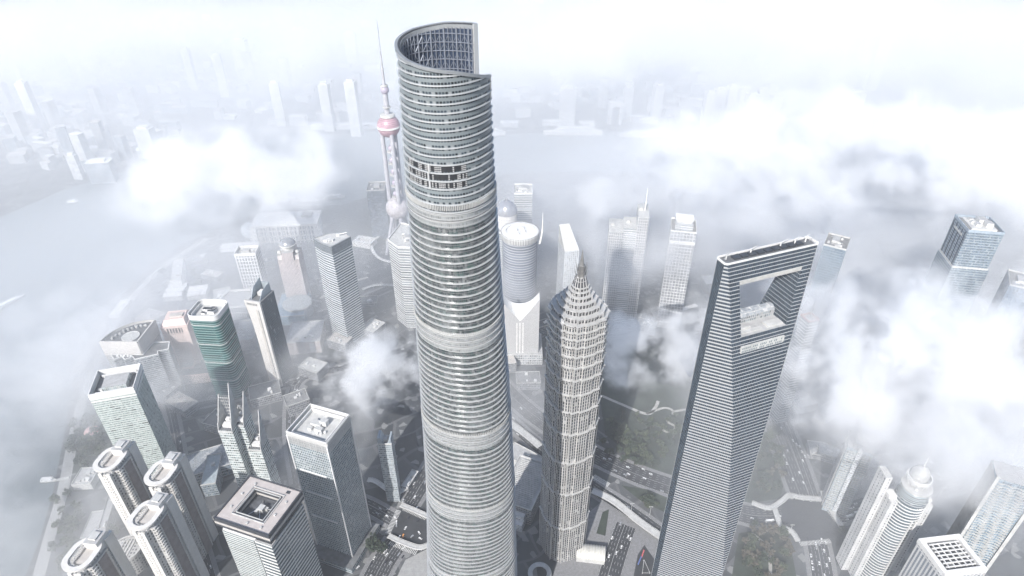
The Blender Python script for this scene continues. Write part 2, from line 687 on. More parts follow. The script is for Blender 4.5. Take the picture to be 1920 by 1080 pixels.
def jm_poly(wd, k=1.0):
    a = wd / 2
    q = [(a, -.30 * wd), (a, -.15 * wd), (a + .03 * wd, -.12 * wd), (a + .03 * wd, .12 * wd), (a, .15 * wd), (a, .30 * wd), (a - .06 * wd, .30 * wd), (a - .06 * wd, .345 * wd), (.345 * wd, a - .06 * wd), (.30 * wd, a - .06 * wd)]
    out = []
    for r in range(4):
        c, s_ = (1, 0, -1, 0)[r], (0, 1, 0, -1)[r]
        out += [(x * c - y * s_, x * s_ + y * c) for x, y in q]
    return [(x * k, y * k) for x, y in out]


def build_tiered():
    root = thing('tiered_skyscraper', 'pagoda-like skyscraper in grey stone and metal, its tiers stepping up to a spiky silver spire', 'skyscraper', (JM_X, JM_Y, 0), JM_ROT)
    zs = [0, 66, 126, 176, 219, 250, 273, 292, 308, 321, 332, 341, 349, 357]
    wid = 48.0
    for i, (a, b) in enumerate(zip(zs, zs[1:])):
        m = MB()
        wd = wid * (1 - .0015 * i)
        p0, p1, p2 = jm_poly(wd), jm_poly(wd * 1.006), jm_poly(wd * 1.06)
        hh = b - a
        zf = b - min(hh * .35, 7)
        m.prism(p0, a, zf, 0, top=False, poly2=p1)
        m.prism(p1, zf, b - .9, 0, top=False, poly2=p2)
        m.ring(outline(p2, .5), outline(p2, -1.2), b - .9, b + .5, 1)
        m.face([(x, y, b + .05) for x, y in outline(p2, -.6)], None, 1)
        # corner pipes
        for x, y in p0[::5]:
            m.tube((x * 1.005, y * 1.005, a), (x * 1.03, y * 1.03, b), .35, n=5, mi=1)
        m.build('tier', [JM_FAC, JM_FIN], root)
    # crown: quick setbacks
    z = 357.0
    for i, (h, nw) in enumerate(((5.4, 43.5), (5.0, 35.5), (4.8, 28.5), (4.5, 22.5), (4.2, 17.5), (3.6, 14))):
        m = MB()
        p0, p2 = jm_poly(nw * .98), jm_poly(nw * 1.02)
        m.prism(p0, z, z + h, 0, poly2=p2, mt=1)
        m.ring(outline(p2, .45), outline(p2, -.4), z + h - .5, z + h + .5, 1)
        for k in range(0, 40, 5):
            x, y = p2[k]
            m.tube((x, y, z + h * .4), (x * 1.02, y * 1.02, z + h + 1.8), .35, .1, 5, 1)
        m.build('crown_tier', [JM_SLOT, JM_FIN], root)
        z += h
    # spire
    m = MB()
    p0, p1 = jm_poly(12.5), jm_poly(9)
    m.prism(p0, z, z + 9, 0, poly2=p1, mt=1)
    m.build('spire_base', [JM_SLOT, JM_FIN], root)
    SPIRE = plain('spire_steel', (.27, .265, .26), .4, .5)
    for zz, r0, r1, hh in ((z + 8, 3.8, 5.2, 7), (z + 14.5, 3.0, 4.4, 6)):
        m = MB()
        m.lathe([(r0 * .8, zz), (r1 * .8, zz + hh)], n=8)
        for k in range(8):
            a = k * pi / 4
            m.tube((r0 * cos(a), r0 * sin(a), zz - 2), (r1 * 1.25 * cos(a), r1 * 1.25 * sin(a), zz + hh + 1.6), .6, .15, 5)
        m.build('spire_claw', SPIRE, root)
    m = MB()
    m.lathe([(2.6, z + 19), (1.7, z + 25), (.8, z + 31), (.08, 421)], n=8)
    m.build('spire_needle', SPIRE, root)
    for x in (-11, 12):
        m = MB()
        m.box(x, -23.5, 357.6, 5, 1.4, 1.8)
        m.tube((x, -23.5, 359), (x + 5, -26, 361.5), .35, .2, 5)
        m.build('maintenance_gantry', WHITE, root)


build_tiered()

# ================================================================ the tower with the opening
SW_X, SW_Y, SW_A, SW_D = 168.3, 360.5, radians(21.1), 41.0
SW_CUT = [(0, 41), (189, 40.8), (241, 35.8), (309, 29.6), (364, 23.9), (406, 18), (427, 14.9), (466, 9.0), (492, 4.6)]


def clip(poly, nx, ny, d):
    out = []
    n = len(poly)
    for i in range(n):
        a, b = poly[i], poly[(i + 1) % n]
        da, db = a[0] * nx + a[1] * ny - d, b[0] * nx + b[1] * ny - d
        if da <= 0:
            out.append(a)
        if da * db < 0:
            t = da / (da - db)
            out.append((a[0] + (b[0] - a[0]) * t, a[1] + (b[1] - a[1]) * t))
    return out


def sw_poly(z, off=0.0, lo=None, hi=None):
    d = lerp_tab(SW_CUT, z) + off
    D = SW_D + off * 1.414
    p = [(-D, 0), (0, -D), (D, 0), (0, D)]
    for nx, ny, q in ((0, 1, d), (0, -1, d), (1, 0, 37.4 + off), (-1, 0, 37.4 + off)):
        p = clip(p, nx, ny, q)
    if lo is not None:
        p = clip(p, -1, 0, -lo)
    if hi is not None:
        p = clip(p, 1, 0, hi)
    return p


SW_GLASS = facade('blue_curtain_wall', (.17, .2, .23), (.03, .043, .06), 4.2, 1.45, .0, .14, .3, blinds=0, rg=.18, spec=.5, wr=.35)
SW_LEDGE = plain('steel_spandrel', (.42, .425, .43), .4, .2, var=.05)


def sw_zone(root, name, z0, z1, lo=None, hi=None):
    """storeys of the blue tower between two heights"""
    m = MB()
    nfl = max(1, round((z1 - z0) / 2.95))
    h = (z1 - z0) / nfl
    for i in range(nfl):
        za, zb = z0 + i * h, z0 + (i + 1) * h
        f = lambda q, v: q(v) if callable(q) else q
        p0 = sw_poly(za, 0, f(lo, za), f(hi, za))
        p1 = sw_poly(zb, 0, f(lo, zb), f(hi, zb))
        if len(p0) == len(p1):
            m.prism(p0, za, zb, 0, top=False, poly2=p1)
        else:
            m.prism(p0, za, zb, 0, top=False)
        po = sw_poly(za, .32, f(lo, za), f(hi, za))
        pi_ = sw_poly(za, -.2, f(lo, za), f(hi, za))
        if len(po) != len(pi_):
            continue
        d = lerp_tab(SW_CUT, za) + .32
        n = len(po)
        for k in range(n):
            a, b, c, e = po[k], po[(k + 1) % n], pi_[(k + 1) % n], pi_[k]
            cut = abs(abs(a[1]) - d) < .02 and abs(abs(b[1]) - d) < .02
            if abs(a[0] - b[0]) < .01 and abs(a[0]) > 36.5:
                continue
            lh = .38 if cut else .95  # flat faces get deeper ledges: their sun gloss is built into the shape
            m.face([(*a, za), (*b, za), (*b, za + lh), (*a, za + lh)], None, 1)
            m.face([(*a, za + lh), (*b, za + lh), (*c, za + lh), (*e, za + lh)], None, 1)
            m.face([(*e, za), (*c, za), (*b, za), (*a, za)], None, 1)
    m.face([(x, y, z1 - .05) for x, y in sw_poly(z1, -.1, lo(z1) if callable(lo) else lo, hi(z1) if callable(hi) else hi)], None, 1)
    pb = sw_poly(z0, -.1, lo(z0) if callable(lo) else lo, hi(z0) if callable(hi) else hi)
    m.face([(x, y, z0 + .05) for x, y in reversed(pb)], None, 1)
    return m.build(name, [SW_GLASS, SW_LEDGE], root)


def build_opening():
    root = thing('opening_skyscraper', 'blue glass skyscraper tapering to a blade with a trapezoid opening near its top', 'skyscraper', (SW_X, SW_Y, 0), SW_A)
    zb, zt = 434.0, 477.0
    uo = lambda z: 19.0 + (z - zb) / (zt - zb) * 6.3
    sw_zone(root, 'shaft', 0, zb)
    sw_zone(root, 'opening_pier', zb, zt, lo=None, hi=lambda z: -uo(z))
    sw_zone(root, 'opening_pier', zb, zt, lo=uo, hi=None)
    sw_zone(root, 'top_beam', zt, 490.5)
    # louvred soffit strip of the beam, on the front
    m = MB()
    d = lerp_tab(SW_CUT, zt)
    for s in (-1, 1):
        for k in range(60):
            m.box(-24.4 + k * .83, s * (d + .15), zt - 2.6, .42, 1.2, 3.0)
        m.box(0, s * (d - .6), zt - 2.9, 50.2, .8, 3.2)
    m.build('soffit_louvres', PALE, root)
    # roof edge and gear on the top
    m = MB()
    p = sw_poly(490.5, .5)
    m.ring(p, sw_poly(490.5, -.2), 490.5, 491.7)
    m.build('roof_parapet', WHITE, root)
    m = MB()
    m.box(0, 0, 490.46, 71, 8.4, .3)
    m.build('roof_deck', DGREY, root)
    for k in range(9):
        mb(lambda m: m.box(-26 + k * 6.3, 0, 490.78, 5.2, 4.2, 1.2), 'roof_hatch', DSTEEL, root)
    for x, l in ((-33, 3.5), (31, 4), (10, 9), (-14, 7), (22, 6)):
        m = MB()
        m.tube((x, 1, 490.5), (x, 1, 494), .5, n=6)
        m.tube((x - 1, 1, 494), (x + l * .8, 2.2, 495.2), .45, .25, 6)
        m.build('cleaning_crane', WHITE, root)
    for x in (-35, -34, 33.5, 35.5):
        m = MB()
        m.tube((x, 0, 491), (x, 0, 496.5), .16, .05, 5)
        m.build('antenna_rod', STEEL, root)
    # deck in the opening and its glazed bridge hall
    d = lerp_tab(SW_CUT, zb)
    m = MB()
    m.box(0, 0, zb + .05, 38, d * 2 - .5, .5)
    m.build('deck', GREY, root)
    m = MB()
    m.box(0, 3.2, zb + .55, 37.4, 8.5, 5.2, 0)
    m.prism([(-18.7, -1.05), (18.7, -1.05), (18.7, 7.45), (-18.7, 7.45)], zb + 5.75, zb + 8.2, 1, poly2=[(-18.7, 1.6), (18.7, 1.6), (18.7, 4.8), (-18.7, 4.8)])
    m.build('bridge_hall', [facade('hall_glass', (.38, .38, .38), (.2, .23, .25), 2.6, 1.8, .25, .35, .5), facade('hall_roof', (.42, .42, .42), (.26, .28, .3), 3.0, 3.1, .12, .1, .2, rg=.3)], root)
    m = MB()
    for x in (-15, -7.5, 0, 7.5, 15):
        m.box(x, -1.3, zb + 8.25, .5, .5, .6)
        m.box(x, 3.2, zb + 8.2, .35, 3.4, .35)
    m.build('roof_rail', WHITE, root)
    m = MB()
    m.box(11, -d + 4.6, zb + .55, 13, 5.5, 1.6)
    m.box(-8, -d + 3.5, zb + .55, 17, 3.2, .7)
    m.box(-11, -d + 6.5, zb + .55, 9, 1.2, 1.4)
    m.build('deck_plant', PALE, root)
    # bright strip of glazed cells below the opening
    d2 = lerp_tab(SW_CUT, 421)
    for s in (-1, 1):
        m = MB()
        m.box(0, s * (d2 - .6), 421.4, 36.6, 2.2, 5.4, 0)
        for k in range(24):
            for q in range(2):
                if random.random() < .7:
                    m.box(-17.2 + k * 1.5, s * (d2 - .55), 421.9 + q * 2.6, .8, 2.24, 1.7, 1)
        m.build('glazed_cell_strip', [PALE, facade('cell_glass', (.3, .33, .35), (.16, .2, .22), 50, 50, 0, 0, .3)], root)


build_opening()


# ================================================================ the broadcast tower with pink spheres
def build_broadcast():
    x, y = -243.6, 1221.6
    root = thing('broadcast_tower', 'slender broadcast tower threaded with pinkish spheres and a needle mast, rising from the haze', 'tower', (x, y, 0))
    PINK = facade('pink_sphere', (.5, .36, .4), (.32, .19, .23), 3.2, 2.2, .3, .25, .3, blinds=0, rg=.25, wr=.35)
    SILV = plain('tower_concrete', (.36, .36, .39), .6)
    VIOL = facade('violet_sphere', (.5, .46, .54), (.32, .28, .36), 1.6, 1.6, .3, .3, .3, blinds=0, rg=.25, wr=.3)
    for k in range(3):
        a = radians(-90 + 26 + 120 * k)
        c = (15 * cos(a), 15 * sin(a))
        m = MB()
        m.lathe([(4.6, 0), (4.5, 280)], c[0], c[1], 16)
        m.build('column', SILV, root, True)
        a2 = a + radians(60)
        m = MB()
        m.tube((48 * cos(a2), 48 * sin(a2), 0), (12 * cos(a2), 12 * sin(a2), 95), 3.6, n=10)
        m.build('raking_leg', SILV, root)
    mb(lambda m: m.sphere((0, 0, 93), 25, 32), 'lower_sphere', facade('pale_sphere_low', (.5, .48, .49), (.4, .37, .39), 3.2, 2.2, .3, .25, .3, blinds=0), root, True)
    mb(lambda m: m.sphere((0, 0, 272), 22.5, 36), 'upper_sphere', PINK, root, True)
    mb(lambda m: m.lathe([(22.9, 269.5), (23.4, 270.5), (23.4, 272.5), (22.9, 273.5)], n=36), 'sphere_belt', WHITE, root, True)
    mb(lambda m: m.lathe([(10, 291.5), (15, 291.5), (14, 295), (7, 296.5)], n=28), 'sphere_collar', PALE, root, True)
    for k in range(5):
        zz = 126 + 25 * k
        mb(lambda m: m.sphere((0, 0, zz), 6.2, 16), 'hotel_sphere', VIOL, root, True)
        mb(lambda m: m.lathe([(9, zz - 8), (9, zz - 6.6)], n=16), 'sphere_platform', PALE, root)
    mb(lambda m: m.lathe([(5.6, 290), (5.2, 336)], n=18), 'upper_shaft', SILV, root, True)
    mb(lambda m: m.lathe([(8.5, 309), (8.5, 310.4)], n=20), 'shaft_ring', PALE, root)
    mb(lambda m: m.sphere((0, 0, 343), 8.5, 22), 'small_sphere', VIOL, root, True)
    mb(lambda m: m.lathe([(7.2, 349.5), (7.2, 352)], n=18), 'mast_platform', PALE, root)
    mb(lambda m: m.lathe([(2.8, 352), (2.5, 381)], n=12), 'mast_base', SILV, root, True)
    mb(lambda m: m.lathe([(3.6, 381), (3.6, 382.5)], n=12), 'mast_ring', PALE, root)
    mb(lambda m: m.lathe([(1.7, 381), (1.4, 412), (2.2, 412.2), (2.2, 413.4), (.9, 413.6), (.75, 450), (.35, 468)], n=10), 'mast', SILV, root, True)
    mb(lambda m: m.lathe([(34, 0), (34, 14), (26, 18), (26, 22)], n=36), 'ring_podium', PALE, root)


build_broadcast()


# ================================================================ towers left of the twisted one
def poly_at(pxs, h):
    p = [G(x, y, h) for x, y in pxs]
    c = sum(p, Vector()) / len(p)
    return (c.x, c.y), [(q.x - c.x, q.y - c.y) for q in p]


def poly_tower(name, label, pxs, h, fac, par=2.0, edge=PALE, roofm=ROOF, units=5, seed=1):
    (cx, cy), poly = poly_at(pxs, h)
    root = thing(name, label, 'skyscraper', (cx, cy, 0))
    mb(lambda m: m.prism(poly, 0, h - par, 0, top=False), 'curtain_wall', fac, root)
    mb(lambda m: m.face([(x, y, h - par - .3) for x, y in outline(poly, -.3)]), 'roof', roofm, root)
    mb(lambda m: m.ring(outline(poly, .4), outline(poly, -.9), h - par, h), 'parapet', edge, root)
    if units:
        rooftop(root, 30, 30, h - par - .3, units, seed)
    return root, poly


# pale banded tower by the river
root, lx, ly, poly = rect_tower('glass_skyscraper', 'pale green office tower by the river with dark window dashes and a deep framed roof', [(166, 738), (251, 728), (261, 681), (182, 695)], 180,
    facade('river_facade', (.5, .53, .51), (.27, .32, .31), 3.4, 1.3, .42, .1, .35, dark=.1, blinds=.05), par=9, edge=WHITE, units=4, seed=4)
mb(lambda m: m.prism(rect_poly(lx * .56, ly * .5), 170, 178, 0, 1), 'penthouse', [facade('pent', (.6, .62, .6), (.25, .3, .32), 8, 2, .1, .3), GREY], root)
for s in (-1, 1):
    mb(lambda m: m.box(0, s * ly * .36, 171, lx * .8, 1.2, 5), 'roof_screen', WHITE, root)
for z in (174.5, 169):
    mb(lambda m: m.ring(outline(poly, .9), outline(poly, -.2), z - 2, z), 'crown_band', WHITE, root)


# white apartment towers
RES = facade('apartment_wall', (.54, .525, .5), (.1, .1, .1), 4.4, 3.4, .5, .48, .5, blinds=.2, rg=.3, wr=.7)
RESB = plain('apartment_brown', (.24, .21, .2), .8)
CREAM = plain('cream_render', (.58, .565, .54), .7, var=.07)


def apartment(label, quad, h, seed):
    cx, cy, lx, ly, t = fit(quad, h)
    lx, ly = 25, 44
    cx, cy = cx - sin(t) * 5, cy + cos(t) * 5
    root = thing('apartment_tower', label, 'apartment tower', (cx, cy, 0), t, 'cream apartment towers with oval roof rings')
    hx, hy = lx / 2, ly / 2
    # body: narrow bull nose to the front, stepped sides
    poly = [(-hx * .55, -hy), (hx * .55, -hy), (hx * .6, -hy * .72), (hx * .95, -hy * .66), (hx * .95, hy * .3), (hx * .7, hy * .34), (hx * .7, hy), (-hx * .7, hy), (-hx * .7, hy * .34), (-hx * .95, hy * .3), (-hx * .95, -hy * .66), (-hx * .6, -hy * .72)]
    mb(lambda m: m.prism(poly, 0, h - 12, 0, 1), 'apartment_block', [RES, GREY], root)
    # right long side: blank brown wall panel with a cream end wall
    mb(lambda m: m.box(hx * .96, -hy * .05, 0, .9, hy * .5, h - 14), 'brown_wall', RESB, root)
    mb(lambda m: m.box(hx * .75, hy * .72, 0, 3.2, hy * .5, h - 3, 0), 'end_wall', CREAM, root)
    # front pilasters
    for x in (-hx * .4, hx * .4):
        mb(lambda m: m.box(x, -hy - .5, 0, 4.2, 1.6, h - 10), 'pilaster', CREAM, root)
    # balcony stacks
    for bx, by, sx, sy in ((0, -hy - 1.0, hx * .5, 2.2), (hx * .95, -hy * .55, 2.2, 4.2), (-hx * .95, -hy * .45, 2.4, 5), (-hx * .95, hy * .05, 2.4, 5), (hx * .72, hy * .4, 2.0, 3)):
        m = MB()
        for k in range(int((h - 16) / 4.4)):
            m.box(bx, by, 6 + k * 4.4, sx, sy, 1.5)
        m.box(bx, by, 4, .8, .8, h - 18)
        m.build('balcony_stack', CREAM, root)
    # roof: terrace, oval ring on posts, penthouse
    mb(lambda m: m.prism(round_rect(lx * .74, ly * .66, lx * .3), h - 11.9, h - 7, 0, 1), 'upper_storey', [RES, WARM], root)
    ov, iv = round_rect(lx * 1.16, ly * .84, lx * .55, 10), round_rect(lx * .74, ly * .62, lx * .36, 10)
    ov = [(x - hx * .08, y - hy * .3) for x, y in ov]
    iv = [(x - hx * .08, y - hy * .3) for x, y in iv]
    mb(lambda m: m.ring(ov, iv, h - 4.5, h - 2.6), 'roof_ring', CREAM, root)
    m = MB()
    for k, (x, y) in enumerate(iv):
        if x < hx * .2:
            m.box(x * .86, y * .93 - .3, h - 4.9, 3.2, .55, .5, ang=math.atan2(y + hy * .3, x))
    for k in range(9):
        m.box(-hx * .52, -hy * .62 + k * hy * .085, h - 5.0, 4.2, .6, .6)
    m.box(-hx * .42, -hy * .28, h - 4.9, .6, hy * .8, .5)
    m.build('roof_pergola', CREAM, root)
    for k in range(0, len(iv), 5):
        mb(lambda m: m.tube((iv[k][0] * 1.08, iv[k][1] * 1.04, h - 12), (iv[k][0] * 1.08, iv[k][1] * 1.04, h - 4.5), .45), 'ring_post', CREAM, root)
    mb(lambda m: m.box(hx * .2, hy * .45, h - 12, lx * .55, hy * .75, 14, 0, 1), 'penthouse', [CREAM, GREY], root)
    mb(lambda m: m.box(hx * .2, hy * .45, h + 2, lx * .3, hy * .4, 1.8, 0, 1), 'lift_house', [CREAM, PALE], root)


apartment('cream apartment tower with an oval roof ring, farthest up the river of its four', [(183, 872), (207, 878), (232, 838), (208, 832)], 150, 1)
apartment('cream apartment tower with an oval roof ring, brown side beside the blue-grey glass hall', [(275, 903), (303, 904), (329, 862), (305, 850)], 150, 2)
apartment('cream apartment tower with an oval roof ring, standing before the two others farther back', [(242, 984), (272, 990), (305, 938), (280, 926)], 150, 3)
apartment('cream apartment tower with an oval roof ring, closest to the bottom edge and the river', [(128, 1056), (150, 1060), (182, 1012), (160, 1005)], 150, 4)


# tower under an overhanging square roof with a pit
cx, cy, lx, ly, t = fit([(400, 972), (504, 1006), (567, 922), (469, 892)], 180)
root = thing('square_roof_skyscraper', 'pale banded tower under an overhanging square stone roof with a dark square pit', 'skyscraper', (cx, cy, 0), t)
P = rect_poly(lx, ly)
AZ1 = facade('fine_band_facade', (.52, .53, .51), (.14, .17, .18), 3.4, 30, .5, .01, .3, blinds=0)
AZ2 = facade('coarse_band_facade', (.56, .56, .54), (.07, .09, .105), 5.5, 40, .5, .01, .3, blinds=0)
mb(lambda m: m.prism([(-lx * .47, -ly * .46), (lx * .12, -ly * .46), (lx * .12, ly * .46), (-lx * .47, ly * .46)], 0, 160, 0, 1), 'banded_wing', [AZ1, GREY], root)
mb(lambda m: m.prism([(lx * .16, -ly * .48), (lx * .47, -ly * .48), (lx * .47, ly * .47), (lx * .16, ly * .47)], 0, 163, 0, 1), 'banded_wing', [AZ2, GREY], root)
mb(lambda m: m.prism([(lx * .12, -ly * .42), (lx * .16, -ly * .42), (lx * .16, ly * .42), (lx * .12, ly * .42)], 0, 160, 0), 'vertical_groove', DARKGL, root)
mb(lambda m: m.prism(outline(P, -6), 160, 170, 0), 'recessed_storey', DARKGL, root)
mb(lambda m: m.ring(outline(P, -4), outline(P, -8), 160.05, 163), 'terrace_edge', WHITE, root)
pit = rect_poly(lx * .47, ly * .5)
for z0, z1, k, mt in ((169.5, 172.5, .1, DSTEEL), (173.1, 176, .4, WARM), (176.4, 180, 0, DSTEEL)):
    mb(lambda m: m.ring(outline(P, k), outline(pit, 1.0), z0, z1), 'roof_tray', mt, root)
PINKST = plain('pinkish_paving', (.43, .39, .37), .8, var=.1)
mb(lambda m: m.ring(outline(P, -1.6), outline(pit, 3), 179.9, 180.15), 'roof_paving', PINKST, root)
mb(lambda m: m.ring(outline(P, .3), outline(P, -1.5), 179.9, 181.6), 'roof_kerb', DSTEEL, root)
for k in (4.5, .6):
    mb(lambda m: m.ring(outline(pit, k + .8), outline(pit, k), 180.0, 181.2), 'pit_coping', PALE, root)
mb(lambda m: m.face([(x, y, 170.2) for x, y in outline(pit, 1.5)]), 'pit_floor', plain('pit_floor', (.085, .09, .1), .6, var=.4), root)
mb(lambda m: (m.box(1, 1, 170.25, 6, 6, 5.5), m.box(-2, -3, 170.25, 3, 4, 4), m.box(5, 3, 170.3, 3, 3, 3)), 'pit_plant', PALE, root)
for a in (0.4, 2.0, 3.9, 5.2):
    mb(lambda m: m.tube((0, 0, 175), (13 * cos(a), 12 * sin(a), 171), .45, n=5), 'pit_brace', STEEL, root)
for x, y in ((-.38, -.2), (-.38, .1), (-.3, .36), (.3, -.4), (.38, .2), (.05, -.4), (.36, -.1)):
    mb(lambda m: m.box(x * lx, y * ly, 180.2, 2.2, 1.6, 1.4), 'roof_vent', PALE, root)
mb(lambda m: m.box(lx * .3, ly * .4, 180.2, 4, 3, .5), 'roof_hatch', DSTEEL, root)

# grid tower with a sunken roof terrace
GRIDF = facade('mesh_facade', (.4, .43, .44), (.11, .14, .16), 3.9, 2.4, .32, .34, .4, blinds=.1, rg=.22, wr=.45)
root, lx, ly, poly = rect_tower('grid_skyscraper', 'tall grey mesh-faced tower with a white sunken roof terrace full of machinery', [(534, 810), (611, 828), (656, 777), (582, 757)], 205, GRIDF, par=7, edge=WHITE, units=0, roofm=PALE)
for s in (-1, 1):
    mb(lambda m: [m.box(-lx / 2 + (k + .5) * lx / 34, s * (ly / 2 + .55), 188, .5, .5, 16) for k in range(34)], 'crown_ribs', WHITE, root)
    mb(lambda m: [m.box(s * (lx / 2 + .55), -ly / 2 + (k + .5) * ly / 34, 188, .5, .5, 16) for k in range(34)], 'crown_ribs', WHITE, root)
mb(lambda m: m.ring(outline(poly, -4.5), outline(poly, -6), 198, 202.5), 'terrace_wall', WHITE, root)
for x, y, a, b, h in ((-3, 2, 12, 7, 5), (4, 5, 8, 6, 7), (3, -4, 9, 5, 4), (-7, -5, 5, 4, 3)):
    mb(lambda m: m.box(x, y, 197.8, a, b, h, 0, 1), 'plant_room', [WHITE, PALE], root)
for x, y in ((8, -8), (4, -9), (11, -5)):
    mb(lambda m: m.lathe([(1.5, 197.8), (1.5, 200), (1.1, 200.4)], x, y, 14), 'cooling_unit', WHITE, root)
for z in (147, 111, 68):
    mb(lambda m: m.box(-lx * .05, -ly / 2 - .3, z, lx * .7, .8, 1.6), 'white_belt', WHITE, root)  # plain white bands across the front face
for x, y in [(p[0] * 1.005, p[1] * 1.005) for p in poly]:
    mb(lambda m: m.box(x, y, 0, 1.3, 1.3, 200), 'corner_rib', WHITE, root)
mb(lambda m: m.box(0, -4, 0, lx + 16, ly + 22, 9, 0, 1), 'podium', [facade('podium_glass', (.4, .43, .44), (.1, .13, .15), 4.5, 2, .3, .2), DGREY], root)

# stepped tower with spiked screens
EF = facade('louvre_facade', (.55, .58, .57), (.2, .24, .25), 4.2, 2.4, .45, .2, .7, dark=.25, blinds=.2)
g = G(450, 800, 150)
root = thing('spiked_skyscraper', 'stepped grey tower of three slim shafts whose open steel screens end in tall spikes', 'skyscraper', (g.x, g.y, 0), radians(-4))
for px, py, h, lx, ly, fl, fr in ((429, 796, 150, 17, 22, 38, 56), (453, 785, 150, 12, 20, 14, 36), (483, 830, 112, 16, 20, 8, 48)):
    p = G(px, py, h)
    x, y = p.x - g.x, p.y - g.y
    sh = thing('shaft', None, None, (x, y, 0))
    sh.parent = root
    mb(lambda m: m.box(0, 0, 0, lx, ly, h, 0, 1), 'shaft_wall', [EF, DGREY], sh)
    for s, fh in ((-1, fl), (1, fr)):
        m = MB()
        xx = s * (lx / 2 - .4)
        m.face([(xx - .4, -ly / 2, h), (xx + .4, -ly / 2, h), (xx + .4, -ly / 2 + 2.5, h + fh * .25), (xx - .4, -ly / 2 + 2.5, h + fh * .25)])
        for q in (-.4, .4):
            pts = [(xx + q, -ly / 2, h), (xx + q, ly / 2, h), (xx + q, ly / 2, h + fh), (xx + q, ly / 2 - 1.5, h + fh), (xx + q, -ly / 2, h + 2)]
            m.face(pts if q > 0 else pts[::-1])
        m.face([(xx - .4, -ly / 2, h + 2), (xx + .4, -ly / 2, h + 2), (xx + .4, ly / 2 - 1.5, h + fh), (xx - .4, ly / 2 - 1.5, h + fh)])
        m.face([(xx + .4, ly / 2, h), (xx - .4, ly / 2, h), (xx - .4, ly / 2, h + fh), (xx + .4, ly / 2, h + fh)])
        m.build('spiked_screen', PALE, sh)
    n = 7
    m = MB()
    for k in range(n):
        zz = h + 2 + k * min(fl, fr) / n
        m.tube((-lx / 2, ly / 2 - 1 - 0.4 * k, zz), (lx / 2, ly / 2 - 1 - 0.4 * k, zz), .35, n=4)
        m.tube((-lx / 2 + k * lx / n, ly / 2 - 1, h), (-lx / 2 + k * lx / n, ly / 2 - 2, h + min(fl, fr)), .3, n=4)
    m.build('screen_frame', PALE, sh)
    mb(lambda m: (m.box(0, -3, h + .05, lx * .6, 6, 4), m.box(-2, 4, h + .05, 5, 4, 6)), 'roof_plant', WHITE, sh)
    mb(lambda m: m.box(0, -ly / 2 - .3, h - 3, lx + .6, 1, 2.6), 'cornice', PALE, sh)

# green round-cornered tower
GRN = facade('green_facade', (.22, .3, .29), (.02, .085, .08), 4.4, 40, .3, .005, .35, blinds=0, rg=.15, spec=.7)
root, lx, ly, poly = rect_tower('round_cornered_skyscraper', 'dark green glass tower with rounded corners and a thick white roof ring', [(352, 590), (405, 596), (427, 564), (373, 558)], 160, GRN, par=8, edge=WHITE, units=0, poly_fn=lambda a, b: round_rect(a, b, 9, 6), roofm=PALE)
for x, y, a, b, h in ((-3, 4, 14, 6, 4), (5, -3, 10, 4, 5), (-6, -5, 6, 4, 3), (3, 9, 6, 3, 3), (8, 4, 3, 5, 3)):
    mb(lambda m: m.box(x, y, 151.8, a, b, h, 0, 1), 'plant_room', [WHITE, DSTEEL], root)
mb(lambda m: m.ring(outline(poly, -3.5), outline(poly, -4.6), 151.8, 157), 'inner_rail', WHITE, root)
for k in range(37):
    if k % 9 == 8:
        mb(lambda m: m.ring(outline(poly, .55), outline(poly, -.2), 6 + k * 3.9, 7.0 + k * 3.9), 'floor_ledge', PALE, root)

# pink punched-window tower
PNK = facade('pink_wall', (.6, .5, .465), (.27, .22, .21), 3.5, 2.6, .42, .5, .4, blinds=.1, rg=.3, wr=.75)
PNKP = plain('pink_stone', (.6, .49, .455), .75, var=.07)
cx, cy, lx, ly, t = fit([(303, 606), (354, 607), (352, 580), (312, 580)], 100)
root = thing('pink_tower', 'pink stone tower with rows of small square windows and a sloped hipped roof', 'tower block', (cx, cy, 0), t)
mb(lambda m: m.prism(rect_poly(lx, ly), 0, 92, 0), 'punched_wall', PNK, root)
mb(lambda m: m.prism(rect_poly(lx + 1.4, ly + 1.4), 92, 95, 0), 'cornice', PNKP, root)
for s in (-1, 1):
    mb(lambda m: m.box(s * (lx / 2 - 4), -ly / 2 - .4, 0, 8, 1.2, 91.9), 'plain_corner', PNKP, root)
mb(lambda m: m.prism(rect_poly(lx - 2, ly - 2), 95, 103, 0, poly2=[(-lx * .38, -ly * .3), (lx * .38, -ly * .3), (lx * .38, ly * .3), (-lx * .38, ly * .3)]), 'hipped_roof', PNKP, root)
mb(lambda m: m.box(2, -2, 103.02, lx * .5, ly * .22, 2.5), 'roof_recess', WARM, root)
for k in range(6):
    mb(lambda m: m.box(-lx * .27 + k * lx * .108, -ly / 2 - .2, 82, 1.7, .7, 8.5), 'tall_slot', DSTEEL, root)
p = G(362, 700, 0)
q = thing('pink_podium', 'low pink stone podium at the foot of the pink tower', 'building', (p.x + 6, p.y - 6, 0), t)
mb(lambda m: m.prism(rect_poly(66, 40), 0, 17, 0, 1), 'podium_wall', [PNK, DGREY], q)
mb(lambda m: m.ring(rect_poly(67, 41), rect_poly(64, 38), 17.02, 18.6), 'parapet', PNKP, q)
mb(lambda m: m.box(-6, 4, 17.1, 16, 12, 5, 0, 1), 'roof_house', [PNKP, GREY], q)

